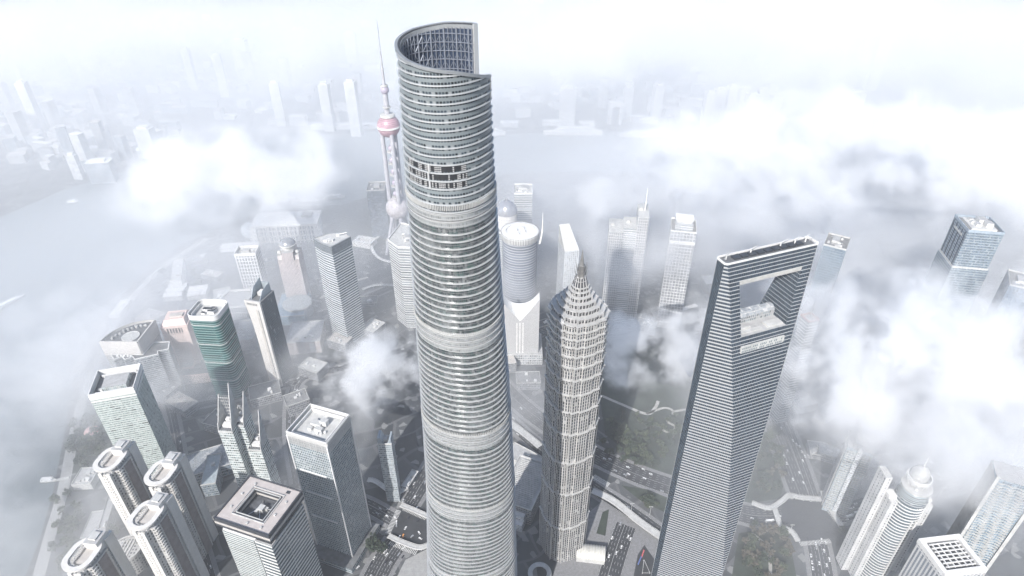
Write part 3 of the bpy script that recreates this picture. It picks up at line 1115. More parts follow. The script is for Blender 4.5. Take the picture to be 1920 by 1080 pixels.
# quarter-round tower with a blank screen wall
h = 110
fl_, fr_, tip = G(187, 640, h), G(257, 640, h), G(257, 605, h)
R_ = (fr_ - fl_).length
root = thing('quarter_round_tower', 'beige tower with a quarter-circle roof, round helipad and blank wall over zigzag terraces', 'tower block', (fr_.x, fr_.y, 0), math.atan2(fr_.y - fl_.y, fr_.x - fl_.x))
sec = [(0, 0)] + [(-R_ * sin(a), R_ * .98 * cos(a)) for a in [radians(90 * k / 12) for k in range(13)]]
BEI = plain('beige_panel', (.48, .465, .45), .7, var=.05)
BEIF = facade('beige_facade', (.5, .49, .48), (.2, .22, .24), 3.6, 2.2, .4, .3, .4)
mb(lambda m: m.prism(sec, 0, h - 4, 0, 1), 'curved_block', [BEIF, DGREY], root)
mb(lambda m: m.ring(outline(sec, .3), outline(sec, -1), h - 4, h), 'roof_edge', BEI, root)
mb(lambda m: m.box(-R_ / 2, -.8, h - 26, R_ + .5, 1.5, 26.2), 'screen_wall', BEI, root)
mb(lambda m: m.box(.7, R_ * .49, h - 26, 1.4, R_ * .98, 26.2), 'screen_wall', BEI, root)
mb(lambda m: m.lathe([(12, h - 3.9), (12, h - 2.6)], -R_ * .33, R_ * .28, 32), 'helipad', PALE, root)
mb(lambda m: m.ring([(-R_ * .33 + 12.6 * cos(radians(a)), R_ * .28 + 12.6 * sin(radians(a))) for a in range(0, 360, 12)], [(-R_ * .33 + 12 * cos(radians(a)), R_ * .28 + 12 * sin(radians(a))) for a in range(0, 360, 12)], h - 3, h - 2.2), 'helipad_rim', WHITE, root)
for k in range(9):
    a = radians(12 + 8 * k)
    mb(lambda m: m.box(-R_ * .8 * sin(a), R_ * .8 * cos(a), h - 3.95, 5, 2.5, 2 + k % 3, ang=-a), 'roof_plant', (PALE, GREY)[k % 2], root)
zz = [(-44, -5), (-36, -13), (-28, -6), (-20, -13), (-12, -6), (-5, -13), (24, 0), (20, 7), (34, 12), (28, 30), (4, 28), (2, -1.7), (-46, -1.7)]
mb(lambda m: m.prism(zz, 0, h - 25, 0, 1), 'zigzag_block', [facade('dark_zig', (.36, .37, .38), (.09, .11, .13), 3.6, 2.0, .35, .2), DGREY], root)
mb(lambda m: m.ring(outline(zz, .3), outline(zz, -1), h - 25, h - 23.5), 'zigzag_parapet', WHITE, root)
for k in range(5):
    mb(lambda m: m.lathe([(2, h - 24.9), (2, h - 22.5), (1.2, h - 22)], -34 + k * 5, -5.5 + (k % 2), 12), 'cooling_unit', WHITE, root)

# slab with a flared beige face and a glass crown
cx, cy, lx, ly, t = fit([(460, 560), (489, 559), (517, 544), (487, 545)], 165)
root = thing('flared_skyscraper', 'tower with a tall flared beige stone face, dark glass side and tilted glass crown', 'skyscraper', (cx, cy, 0), t)
lx, ly = max(lx, 24), max(ly, 34)
BLG = facade('dark_blue_glass', (.12, .15, .18), (.04, .06, .08), 4.0, 1.5, .12, .1, .3, blinds=.02, rg=.12)
mb(lambda m: m.prism(rect_poly(lx * .92, ly), 0, 163, 0, 1), 'glass_body', [BLG, DGREY], root)
fl_pts = [(-lx * .40, 0), (lx * .5, 0), (lx * .5, 165), (-lx * .62, 165), (-lx * .6, 155), (-lx * .5, 140), (-lx * .43, 118), (-lx * .40, 90)]
m = MB()
y0, y1 = -ly / 2 - 3.0, -ly / 2 - .05
n = len(fl_pts)
m.face([(x, y0, z) for x, z in fl_pts])
m.face([(x, y1, z) for x, z in reversed(fl_pts)])
for k in range(n):
    a, b = fl_pts[k], fl_pts[(k + 1) % n]
    m.face([(b[0], y0, b[1]), (a[0], y0, a[1]), (a[0], y1, a[1]), (b[0], y1, b[1])])
m.build('flared_face', BEI, root)
mb(lambda m: m.box(lx * .14, y0 - .05, 0, 2.2, .5, 150), 'centre_groove', WARM, root)
mb(lambda m: m.box(lx * .27, y0 - .05, 0, .9, .4, 150), 'centre_groove', DSTEEL, root)
for k in range(7):
    mb(lambda m: m.box(-lx * .42 + k * 2.6, y0 - .05, 158, 1.2, .4, 3.5), 'top_slot', DSTEEL, root)
CRG = plain('crown_glass', (.33, .37, .4), .2, .2, var=.1)
for s, hh in ((-1, 22), (1, 16)):
    m = MB()
    x = s * lx * .3
    for q, rv in ((-.4, True), (.4, False)):
        pts = [(x + q, -ly * .4, 163), (x + q, ly * .45, 163), (x + q, ly * .45, 163 + hh), (x + q, -ly * .1, 163 + hh * .7)]
        m.face(pts[::-1] if rv else pts)
    m.face([(x - .4, -ly * .4, 163), (x + .4, -ly * .4, 163), (x + .4, -ly * .1, 163 + hh * .7), (x - .4, -ly * .1, 163 + hh * .7)])
    m.face([(x - .4, -ly * .1, 163 + hh * .7), (x + .4, -ly * .1, 163 + hh * .7), (x + .4, ly * .45, 163 + hh), (x - .4, ly * .45, 163 + hh)])
    m.build('crown_sail', CRG, root)
mb(lambda m: m.box(0, ly * .45, 163, lx * .62, .8, 15), 'crown_sail', CRG, root)
mb(lambda m: m.box(0, ly * .1, 163.05, 8, 10, 6, 0, 1), 'plant_room', [PALE, WHITE], root)

# white grid slab on a hexagonal podium
root, lx, ly, poly = rect_tower('white_grid_tower', 'white office slab with a bold grid of dark windows rising from a hexagonal podium', [(438, 476), (478, 474), (486, 459), (447, 461)], 100,
    facade('white_grid', (.6, .6, .6), (.16, .17, .19), 7.4, 5.2, .32, .42, .25, blinds=0, wr=.55), par=6, edge=WHITE, units=6, seed=9, roofm=PALE, cat='tower block')
p = G(452, 580, 0)
root = thing('hexagonal_podium', 'white hexagonal podium with a sunken grey roof below the white grid slab', 'building', (p.x, p.y, 0))
hexa = [(-34, -12), (-8, -34), (26, -30), (36, 2), (22, 28), (-24, 24)]
mb(lambda m: m.prism(hexa, 0, 26, 0, 1), 'podium_wall', [facade('pod_white', (.58, .58, .57), (.18, .19, .2), 13, 4, .25, .4, .2, blinds=0), GREY], root)
mb(lambda m: m.ring(outline(hexa, .5), outline(hexa, -3), 26.02, 29), 'parapet', WHITE, root)
for x, y in ((-40, -6), (-36, 4)):
    mb(lambda m: m.sphere((x, y, 27), 3.6, 14), 'roof_ball', WHITE, root, True)
    mb(lambda m: m.tube((x, y, 0), (x, y, 24), 1.2), 'ball_post', WHITE, root)

# stepped pinkish tower with a disc dome
g = G(542, 470, 110)
KF = facade('pinkish_ribs', (.53, .48, .47), (.26, .24, .25), 40, 2.4, .02, .5, .2, blinds=0, rg=.3, wr=.6)
root = thing('domed_tower', 'stepped pinkish tower with ribbed faces crowned by a dark disc-shaped dome', 'tower block', (g.x, g.y, 0), radians(6))
mb(lambda m: m.box(0, 0, 0, 38, 34, 100, 0, 1), 'main_block', [KF, GREY], root)
for s in (-1, 1):
    mb(lambda m: m.box(s * 15, 0, 100.02, 8, 30, 8, 0, 1), 'shoulder', [plain('pinkish_stone', (.52, .48, .47), .75), PALE], root)
mb(lambda m: m.box(0, 0, 100.03, 21, 38, 16, 0, 1), 'centre_block', [KF, GREY], root)
mb(lambda m: m.lathe([(11, 116), (11, 122), (15, 124), (15, 125)], n=32), 'dome_drum', PALE, root)
mb(lambda m: m.lathe([(14, 125), (13.2, 128.5), (10.5, 132), (6, 134.4), (1.5, 135.2), (0.001, 135.3)], n=32), 'dome', plain('dome_skin', (.3, .31, .33), .25, .3), root, True)
mb(lambda m: m.ring([(15.4 * cos(radians(a)), 15.4 * sin(radians(a))) for a in range(0, 360, 10)], [(14.4 * cos(radians(a)), 14.4 * sin(radians(a))) for a in range(0, 360, 10)], 124.6, 125.8), 'dome_rim', WHITE, root)
for s in (-1, 1):
    mb(lambda m: m.sphere((s * 16, -6, 111), 4, 14), 'corner_ball', PALE, root, True)

# convention hall
cx, cy, lx, ly, t = fit([(472, 420), (597, 418), (600, 396), (482, 398)], 45)
root = thing('convention_hall', 'long white convention hall with a framed colonnade front and a pale sphere at its end', 'hall', (cx, cy, 0), t)
ly = max(ly, 60)
mb(lambda m: m.prism(rect_poly(lx * .94, ly), 0, 40, 0, 1), 'hall_block', [facade('hall_front', (.52, .52, .52), (.2, .22, .25), 13, 6, .3, .4, .25, blinds=0), WHITE], root)
mb(lambda m: m.prism([(-lx / 2, -ly / 2 - 6), (lx / 2, -ly / 2 - 6), (lx / 2, ly / 2), (-lx / 2, ly / 2)], 40.02, 45, 0), 'roof_slab', WHITE, root)
for s in (-1, 1):
    m = MB()
    m.prism([(s * lx * .5 - 9, -ly / 2 - 6), (s * lx * .5 + 9, -ly / 2 - 6), (s * lx * .5 + 9, -ly / 2 + 4), (s * lx * .5 - 9, -ly / 2 + 4)], 0, 40, 0, poly2=[(s * lx * .47 - 6, -ly / 2 - 6), (s * lx * .47 + 6, -ly / 2 - 6), (s * lx * .47 + 6, -ly / 2 + 4), (s * lx * .47 - 6, -ly / 2 + 4)])
    m.build('raking_pier', WHITE, root)
for k in range(13):
    mb(lambda m: m.tube((-lx * .39 + k * lx * .065, -ly / 2 - 4.5, 0), (-lx * .39 + k * lx * .065, -ly / 2 - 4.5, 40), 1.0, n=8), 'colonnade_column', WHITE, root)
mb(lambda m: m.sphere((-lx * .5 - 14, -4, 19), 19, 28), 'glass_sphere', facade('pale_sphere', (.66, .68, .7), (.5, .54, .58), 4, 4, .2, .2, .15, blinds=0), root, True)
mb(lambda m: m.box(lx * .3, 6, 45.02, 22, 18, 6, 0, 1), 'roof_house', [PALE, GREY], root)

# striped many-sided tower
STR = facade('striped_facade', (.55, .565, .57), (.11, .135, .155), 4.8, 60, .42, .003, .3, blinds=0, rg=.2)
root, poly = poly_tower('striped_skyscraper', 'seven-sided tower striped with white floor bands under a dark faceted top', [(587, 446), (602, 455), (621, 462), (638, 453), (657, 443), (645, 436), (614, 438)], 200, STR, par=1.0, units=0, edge=STEEL, roofm=PALE)
mb(lambda m: m.prism(outline(poly, .5), 184, 198.9, 0, top=False), 'dark_crown', facade('slate_panels', (.2, .22, .24), (.15, .17, .19), 5, 1.6, .08, .1, .2, blinds=0), root)
mb(lambda m: [m.box(-10 + 4 * k, -8 + (k % 2) * 3, 199, 6, 1.6, 3, ang=.5 * k) for k in range(4)], 'cleaning_crane', WHITE, root)
mb(lambda m: (m.box(6, 12, 199, 5, 3, 3), m.tube((6, 12, 201), (20, 15, 203), .8)), 'roof_boom', WHITE, root)

# banded tower partly behind the twisted one
STR2 = facade('banded_facade', (.52, .52, .52), (.2, .22, .23), 5, 60, .45, .003, .3, blinds=0)
root, poly = poly_tower('banded_skyscraper', 'pale tower ringed by white floor bands, half hidden by the twisted tower', [(727, 448), (746, 462), (776, 463), (795, 450), (790, 425), (752, 417)], 170, STR2, units=6, seed=12, edge=WHITE, roofm=PALE)

# slim glass tower sunk in the mist
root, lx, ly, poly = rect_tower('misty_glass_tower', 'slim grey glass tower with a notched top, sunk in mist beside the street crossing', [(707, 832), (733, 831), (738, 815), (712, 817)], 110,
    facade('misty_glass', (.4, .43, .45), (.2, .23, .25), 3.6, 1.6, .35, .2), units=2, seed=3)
mb(lambda m: m.prism([(-lx * .48, -ly * .48), (-lx * .1, -ly * .48), (-lx * .1, ly * .48), (-lx * .48, ly * .48)], 110.02, 119, 0, poly2=[(-lx * .48, -ly * .48), (-lx * .3, -ly * .48), (-lx * .3, ly * .48), (-lx * .48, ly * .48)]), 'glass_peak', CRG, root)
mb(lambda m: m.prism([(lx * .2, -ly * .48), (lx * .48, -ly * .48), (lx * .48, ly * .48), (lx * .2, ly * .48)], 110.02, 117, 0, poly2=[(lx * .36, -ly * .48), (lx * .48, -ly * .48), (lx * .48, ly * .48), (lx * .36, ly * .48)]), 'glass_peak', CRG, root)

# dark tower beside the broadcast tower
root, lx, ly, poly = rect_tower('slate_tower', 'hazy blue-grey tower standing beside the broadcast tower', [(688, 356), (722, 356), (722, 340), (690, 340)], 120, facade('slate_facade', (.16, .19, .23), (.1, .12, .15), 4, 3, .3, .2), units=3, seed=21)

# ================================================================ towers behind and right of the twisted one
g = G(975, 432, 190)
root = thing('cylinder_skyscraper', 'round grey tower with a white ribbed crown ring and a curved mast at its side', 'skyscraper', (g.x, g.y, 0))
CYF = facade('round_bands', (.4, .41, .43), (.2, .22, .26), 5, 60, .3, .003, .2, blinds=0)
mb(lambda m: m.lathe([(30, 0), (30, 178)], n=56), 'round_wall', CYF, root, True)
mb(lambda m: m.lathe([(31, 178), (32.5, 179), (32.5, 189), (32, 190)], n=56, cap=False), 'crown_ring', facade('crown_ribs', (.58, .58, .57), (.2, .2, .2), 11, 2.8, .1, .5, .1, blinds=0), root)
mb(lambda m: m.lathe([(31.5, 189.6), (24, 190.2), (24, 188), (0.01, 188.2)], n=48, cap=False), 'crown_roof', WHITE, root)
for x, y, a in ((-8, 2, 7), (6, -3, 6), (4, 9, 5), (-3, -11, 4)):
    mb(lambda m: m.box(x, y, 188.1, a, a, 3.5), 'plant_room', WHITE, root)
m = MB()
pts = [(33, -6, 168), (36, -5, 180), (37.5, -4, 195), (37.5, -3, 210), (37.3, -2, 226)]
for a, b, r0, r1 in zip(pts, pts[1:], (2.0, 1.8, 1.2, .7), (1.8, 1.2, .7, .2)):
    m.tube(a, b, r0, r1, 8)
m.build('curved_mast', WHITE, root)

g = G(950, 398, 150)
root = thing('domed_round_tower', 'white round tower topped by a large silvery dome behind the twisted tower', 'skyscraper', (g.x, g.y, 0))
mb(lambda m: m.lathe([(21, 0), (21, 150)], n=40), 'drum_wall', facade('drum_windows', (.56, .55, .54), (.3, .3, .32), 6, 5, .55, .7, .2, blinds=0), root, True)
mb(lambda m: m.lathe([(20.5, 150), (20, 156), (17.5, 163), (13, 169), (7, 173), (1.6, 174.6), (1.6, 179), (0.001, 181)], n=40), 'dome', plain('silver_dome', (.36, .37, .4), .22, .4), root, True)
mb(lambda m: m.lathe([(30, 0), (30, 120), (28, 122)], 4, -6, 40), 'lower_drum', STR2, root, True)

rect_tower('white_banded_tower', 'square white-banded tower with cluttered roof masts, seen through haze above the round ones', [(963, 362), (998, 361), (998, 344), (965, 344)], 150, STR2, units=8, seed=5, edge=WHITE, roofm=PALE)

# white building with a curved V-shaped roof
g = G(975, 560, 115)
root = thing('valley_roof_building', 'white building whose sloping roof dips in a curved V above a grooved front', 'building', (g.x, g.y, 0))
N = 24
m, m2 = MB(), MB()
pr = []
for k in range(N + 1):
    x = -31 + 62 * k / N
    q = abs(x) / 31
    pr.append((x, 88 + 42 * q ** 1.1, 108 + 22 * q ** 2.2))
for (xa, la, ua), (xb, lb, ub) in zip(pr, pr[1:]):
    m.face([(xa, -24, 0), (xb, -24, 0), (xb, -24, lb), (xa, -24, la)], [(xa, 0), (xb, 0), (xb, lb), (xa, la)])
    m2.face([(xa, -24, la), (xb, -24, lb), (xb, -6, ub), (xa, -6, ua)])
    m2.face([(xa, -6, ua), (xb, -6, ub), (xb, -3, ub), (xa, -3, ua)])
    m2.face([(xb, -3, 80), (xa, -3, 80), (xa, -3, ua), (xb, -3, ub)])
m.wall((31, -24), (31, 18), 0, 80, 0)
m.wall((31, 18), (-31, 18), 0, 80, 0)
m.wall((-31, 18), (-31, -24), 0, 80, 0)
m.face([(-31, -3, 80), (31, -3, 80), (31, 18, 80), (-31, 18, 80)])
for s in (-1, 1):
    pts = [(s * 31, -24, 79.9), (s * 31, -3, 79.9), (s * 31, -3, 130), (s * 31, -6, 130), (s * 31, -24, 130)]
    m.face(pts if s > 0 else pts[::-1])
m.build('grey_front', plain('pale_front', (.36, .36, .365), .7, var=.05), root)
m2.build('valley_roof', WHITE, root)
for x in (-5, 0, 5):
    mb(lambda m: m.box(x, -24.4, 12, 1.8, 1.0, 72), 'front_rib', WHITE, root)
p = G(985, 690, 0)
mb(lambda m: m.prism(rect_poly(76, 58), 0, 22, 0, 1), 'podium', [facade('pod_grey', (.5, .5, .5), (.22, .24, .26), 5, 3, .4, .3), GREY], root)

# wedge-roofed tower
cx, cy, lx, ly, t = fit([(1056, 474), (1082, 467), (1078, 448), (1050, 452)], 150)
root = thing('wedge_roof_tower', 'hazy grey tower with a steep triangular sloping roof and dotted side', 'skyscraper', (cx, cy, 0), t)
lx, ly = 26, 40
mb(lambda m: m.prism(rect_poly(lx, ly), 0, 150, 0), 'tower_wall', facade('dotted', (.5, .52, .54), (.28, .3, .33), 4, 3.4, .4, .5), root)
m = MB()
m.face([(-lx / 2, -ly / 2, 150), (lx / 2, -ly / 2, 150), (lx * .2, ly / 2, 182), (-lx / 2, ly / 2, 182)])
m.face([(lx / 2, -ly / 2, 150), (lx / 2, ly / 2, 150), (lx * .2, ly / 2, 182)])
m.face([(-lx / 2, ly / 2, 150), (-lx / 2, -ly / 2, 150), (-lx / 2, ly / 2, 182)])
m.face([(lx / 2, ly / 2, 150), (-lx / 2, ly / 2, 150), (-lx / 2, ly / 2, 182), (lx * .2, ly / 2, 182)])
m.build('wedge_roof', PALE, root)

# twin-slab grid tower
TW = facade('tall_grid', (.5, .5, .5), (.2, .21, .23), 5, 3.4, .3, .35, .3, blinds=0)
TW2 = facade('banded_middle', (.6, .6, .6), (.3, .32, .34), 4, 30, .45, .01, .3, blinds=0)
cx, cy, lx, ly, t = fit([(1140, 432), (1213, 434), (1213, 408), (1145, 404)], 210)
root = thing('twin_slab_skyscraper', 'tall pale double-slab tower with grid bays and a thin mast, wrapped in cloud', 'skyscraper', (cx, cy, 0), t)
mb(lambda m: m.prism([(-lx * .5, -ly / 2), (-lx * .12, -ly / 2), (-lx * .12, ly / 2), (-lx * .5, ly / 2)], 0, 205, 0, 1), 'grid_slab', [TW, PALE], root)
mb(lambda m: m.prism([(-lx * .12, -ly * .42), (lx * .22, -ly * .42), (lx * .22, ly * .4), (-lx * .12, ly * .4)], 0, 212, 0, 1), 'banded_core', [TW2, PALE], root)
mb(lambda m: m.prism([(lx * .22, -ly / 2), (lx * .5, -ly / 2), (lx * .5, ly / 2), (lx * .22, ly / 2)], 0, 236, 0, 1), 'grid_slab', [TW, PALE], root)
mb(lambda m: m.tube((lx * .4, 0, 236), (lx * .4, 0, 275), 1.1, .3), 'mast', WHITE, root)
for x in (-.4, .0, .3):
    mb(lambda m: m.box(lx * x, 2, (205 if x < -.1 else 212 if x < .2 else 236) + .05, 6, 6, 4), 'plant_room', PALE, root)
# square grid tower
root, lx, ly, poly = rect_tower('square_grid_tower', 'pale square-grid tower with a stepped top block, fading into mist above the footbridge', [(1255, 432), (1303, 434), (1308, 411), (1262, 409)], 200, facade('square_grid', (.55, .55, .55), (.24, .25, .27), 6, 5.2, .24, .2, .25, blinds=0), edge=WHITE, units=0)
mb(lambda m: m.box(0, 0, 197.8, lx * .7, ly * .7, 10, 0), 'top_block', TW2, root)
mb(lambda m: m.prism(rect_poly(lx * .55, ly * .4), 207.85, 214, 0, poly2=rect_poly(lx * .7, ly * .5)), 'top_cap', WHITE, root)
mb(lambda m: m.box(0, -ly / 2 - .5, 176, lx + .8, 1, 5), 'upper_belt', WHITE, root)

# blue towers on the right
BLU = facade('blue_bays', (.3, .34, .37), (.12, .16, .2), 4.2, 1.8, .3, .25, .35, blinds=.06, rg=.2)
root, lx, ly, poly = rect_tower('blue_glass_skyscraper', 'blue glass tower with chamfered corners and white rooftop plant, standing out of the cloud', [(1795, 402), (1814, 431), (1886, 436), (1854, 406)], 260, BLU, units=0, par=4, edge=plain('slate_edge', (.3, .35, .4), .5))
mb(lambda m: m.prism(rect_poly(lx * .72, ly * .72), 255.8, 259.5, 0, 1), 'roof_terrace', [WHITE, PALE], root)
for x, y, a, b, h in ((-6, 4, 14, 12, 6), (8, -6, 9, 7, 4), (8, 8, 10, 9, 7), (-10, -9, 6, 5, 3), (0, -10, 5, 4, 4)):
    mb(lambda m: m.box(x, y, 259.5, a, b, h, 0, 1), 'plant_room', [WHITE, GREY], root)
for k in range(5):
    for s in (-1, 1):
        mb(lambda m: m.box(-lx * .4 + k * lx * .2, s * (ly / 2 + .15), 0, 1.0, .9, 254), 'vertical_groove', DARKGL, root)
mb(lambda m: m.ring(outline(poly, 1.2), outline(poly, -.3), 196, 199), 'step_ledge', PALE, root)
mb(lambda m: m.prism(outline(poly, 3), 0, 195.9, 0), 'lower_shaft', BLU, root)
mb(lambda m: m.box(0, -ly / 2 - .4, 244, lx * .55, 1, 3), 'top_louvre', PALE, root)
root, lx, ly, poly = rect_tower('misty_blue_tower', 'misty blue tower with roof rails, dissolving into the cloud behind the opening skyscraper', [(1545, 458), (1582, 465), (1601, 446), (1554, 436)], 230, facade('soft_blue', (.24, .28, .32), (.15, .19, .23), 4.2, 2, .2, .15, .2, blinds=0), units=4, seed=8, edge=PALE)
root, lx, ly, poly = rect_tower('distant_blue_tower', 'small dark blue tower top poking from the cloud at the right edge', [(1888, 534), (1940, 540), (1945, 516), (1898, 506)], 200, facade('deep_blue', (.17, .22, .28), (.1, .14, .2), 4.2, 2, .3, .2), units=2, seed=18)
p = G(1522, 585, 200)
root = thing('needle_topped_tower', 'pale tower with reddish roof edge and thin antenna, drowned in cloud by the opening skyscraper', 'skyscraper', (p.x, p.y, 0), .3)
mb(lambda m: m.box(0, 0, 0, 17, 17, 190, 0, 1), 'tower_wall', [STR2, GREY], root)
mb(lambda m: m.ring(rect_poly(17.6, 17.6), rect_poly(15, 15), 190.02, 192.5), 'roof_edge', plain('reddish_edge', (.36, .27, .265), .6), root)
mb(lambda m: m.tube((0, 0, 190), (0, 0, 224), .8, .15), 'antenna', STEEL, root)

# round apartment tower
g = G(1714, 920, 152)
RF = facade('curved_bands', (.4, .41, .42), (.1, .125, .145), 4.5, 50, .3, .003, .25, blinds=0)
root = thing('round_residential_tower', 'white round apartment tower with curved balcony bands, glass drum top and flanking slabs', 'apartment tower', (g.x, g.y, 0))
mb(lambda m: m.lathe([(15.5, 0), (15.5, 146)], n=44), 'round_wall', RF, root, True)
m = MB()
for k in range(31):
    z = 5 + k * 4.5
    m.lathe([(15.4, z), (16.2, z), (16.2, z + 1.0), (15.4, z + 1.0)], n=40, cap=False)
m.build('balcony_bands', WHITE, root)
mb(lambda m: m.lathe([(14.2, 146), (14.2, 158), (13.4, 159)], n=40), 'glass_drum', facade('drum_glass', (.5, .53, .55), (.16, .2, .22), 2.4, 40, .4, .003), root)
mb(lambda m: m.lathe([(14.8, 159.05), (14.8, 160.5), (12, 161), (3, 162)], n=40), 'roof_disc', PALE, root)
mb(lambda m: m.ring([(12 * cos(radians(a)) + 1, 12 * sin(radians(a)) + 3) for a in range(0, 360, 15)], [(10.5 * cos(radians(a)) + 1, 10.5 * sin(radians(a)) + 3) for a in range(0, 360, 15)], 168, 172), 'crown_hoop', WHITE, root)
for k in range(12):
    a = radians(30 * k)
    mb(lambda m: m.tube((9 * cos(a), 9 * sin(a) + 1, 161), (11.5 * cos(a) + 1, 11.5 * sin(a) + 3, 168), .35, n=5), 'crown_strut', WHITE, root)
mb(lambda m: m.lathe([(8.5, 161), (8.5, 176), (6, 181), (2, 183.5), (0.01, 184)], 1, 4, 24), 'top_dome', PALE, root, True)
mb(lambda m: m.tube((1, 4, 184), (1, 4, 200), .5, .1), 'mast', WHITE, root)
for x, y, z in ((-5, -7, 161.3), (-4, -2, 172.5)):
    mb(lambda m: m.sphere((x, y, z + .7), 1.6, 12), 'roof_lamp_dome', WHITE, root, True)
for x, lx, h in ((-19.5, 7, 140), (20, 7, 134)):
    mb(lambda m: m.box(x, 4, 0, lx, 20, h, 0, 1), 'flank_slab', [facade('flank', (.52, .52, .52), (.2, .22, .24), 4.4, 5, .5, .75), PALE], root)
    mb(lambda m: m.box(x, 4, h + .02, lx + 1.2, 10, 4), 'flank_cap', WHITE, root)
mb(lambda m: m.box(-27, 14, 0, 7, 16, 165, 0, 1), 'rear_slab', [facade('flank', (.5, .5, .5), (.2, .2, .2)), PALE], root)
for x in (-1.6, 2.6):
    mb(lambda m: m.box(x + 1.2, -16.5, 10, 1.0, 1.4, 112), 'centre_rib', WHITE, root)
mb(lambda m: m.box(1.5, -15, 140, 6, .9, 2), 'sign_panel', WHITE, root)  # plain white painted panel

# white box with a pergola roof
cx, cy, lx, ly, t = fit([(1724, 1010), (1772, 1078), (1852, 1066), (1798, 1001)], 130)
root = thing('pergola_roof_tower', 'white square tower with a grid of beams across its sunken roof at the bottom right', 'tower block', (cx, cy, 0), t)
P = rect_poly(lx, ly)
mb(lambda m: m.prism(outline(P, -.6), 0, 124, 0), 'tower_wall', facade('white_ribs', (.5, .5, .5), (.2, .22, .25), 60, 4.2, .03, .5, .2, blinds=0), root)
mb(lambda m: m.ring(outline(P, .4), outline(P, -6), 124, 130), 'roof_frame', WHITE, root)
mb(lambda m: m.face([(x, y, 125) for x, y in outline(P, -5.8)]), 'sunken_roof', DGREY, root)
for k in range(7):
    mb(lambda m: m.box((k - 3) * lx * .105, 0, 128.2, .8, ly - 13, 1.5), 'pergola_beam', WHITE, root)
for k in range(5):
    mb(lambda m: m.box(0, (k - 2) * ly * .14, 128.0, lx - 13, .8, 1.4), 'pergola_beam', WHITE, root)
for k in range(8):
    mb(lambda m: m.box(random.uniform(-.28, .28) * lx, random.uniform(-.28, .28) * ly, 125.05, 3, 2.4, 2), 'roof_plant', PALE, root)

# striped balcony tower
cx, cy, lx, ly, t = fit([(1590, 838), (1622, 841), (1640, 815), (1610, 812)], 120)
root = thing('ribbed_tower', 'hazy blue-grey tower ribbed with thin balcony ledges either side of a white spine', 'tower block', (cx, cy, 0), t)
lx, ly = max(lx, 28), max(ly, 28)
mb(lambda m: m.prism(rect_poly(lx, ly), 0, 118, 0, 1), 'tower_wall', [facade('rib_glass', (.35, .4, .44), (.14, .19, .23), 3.6, 3, .3, .2), GREY], root)
m = MB()
for k in range(30):
    for s in (-1, 1):
        m.box(s * lx * .3, -ly / 2 - .6, 5 + k * 3.7, lx * .34, 1.6, .8)
        m.box(s * (lx / 2 + .6), 0, 5 + k * 3.7, 1.6, ly * .8, .8)
m.build('balcony_ledges', PALE, root)
mb(lambda m: m.box(0, -ly / 2 - .8, 0, 5, 2.4, 124), 'white_spine', facade('spine', (.66, .68, .7), (.35, .38, .4), 3.7, 1.2, .4, .3), root)
mb(lambda m: m.box(0, 0, 118.02, 12, 12, 7, 0, 1), 'roof_house', [PALE, GREY], root)

# wavy balcony tower at the right edge
cx, cy, lx, ly, t = fit([(1874, 892), (1950, 925), (1945, 885), (1856, 862)], 200)
root = thing('wavy_tower', 'tall blue-grey tower with rippling white balcony edges, half lost in cloud at the right edge', 'apartment tower', (cx, cy, 0), t)
ly = max(ly, 26)
mb(lambda m: m.prism(rect_poly(lx, ly), 0, 200, 0, 1), 'tower_wall', [facade('wavy_glass', (.3, .36, .41), (.11, .16, .21), 3.6, 2, .2, .2), GREY], root)
m = MB()
for k in range(52):
    z = 6 + k * 3.7
    n = 36
    pts = [(-lx / 2 + 3 + (lx - 6) * i / n, -ly / 2 - 1.4 - 1.2 * sin(i * .55 + k * .25)) for i in range(n + 1)]
    for a, b in zip(pts, pts[1:]):
        m.face([(a[0], a[1], z), (b[0], b[1], z), (b[0], b[1], z + .7), (a[0], a[1], z + .7)])
        m.face([(a[0], a[1], z + .7), (b[0], b[1], z + .7), (b[0], -ly / 2, z + .7), (a[0], -ly / 2, z + .7)])
        m.face([(a[0], -ly / 2, z), (b[0], -ly / 2, z), (b[0], b[1], z), (a[0], a[1], z)])
m.build('wavy_balconies', PALE, root)
for s in (-1, 1):
    mb(lambda m: m.box(s * (lx / 2 - .5), -ly / 2 - .9, 0, 3, 2.6, 204), 'corner_pier', PALE, root)
m = MB()
for k in range(9):
    m.box(-lx / 2 - .4, -ly / 2 + 2 + k * ly / 9, 0, .9, 1.0, 198)
m.build('side_ribs', PALE, root)


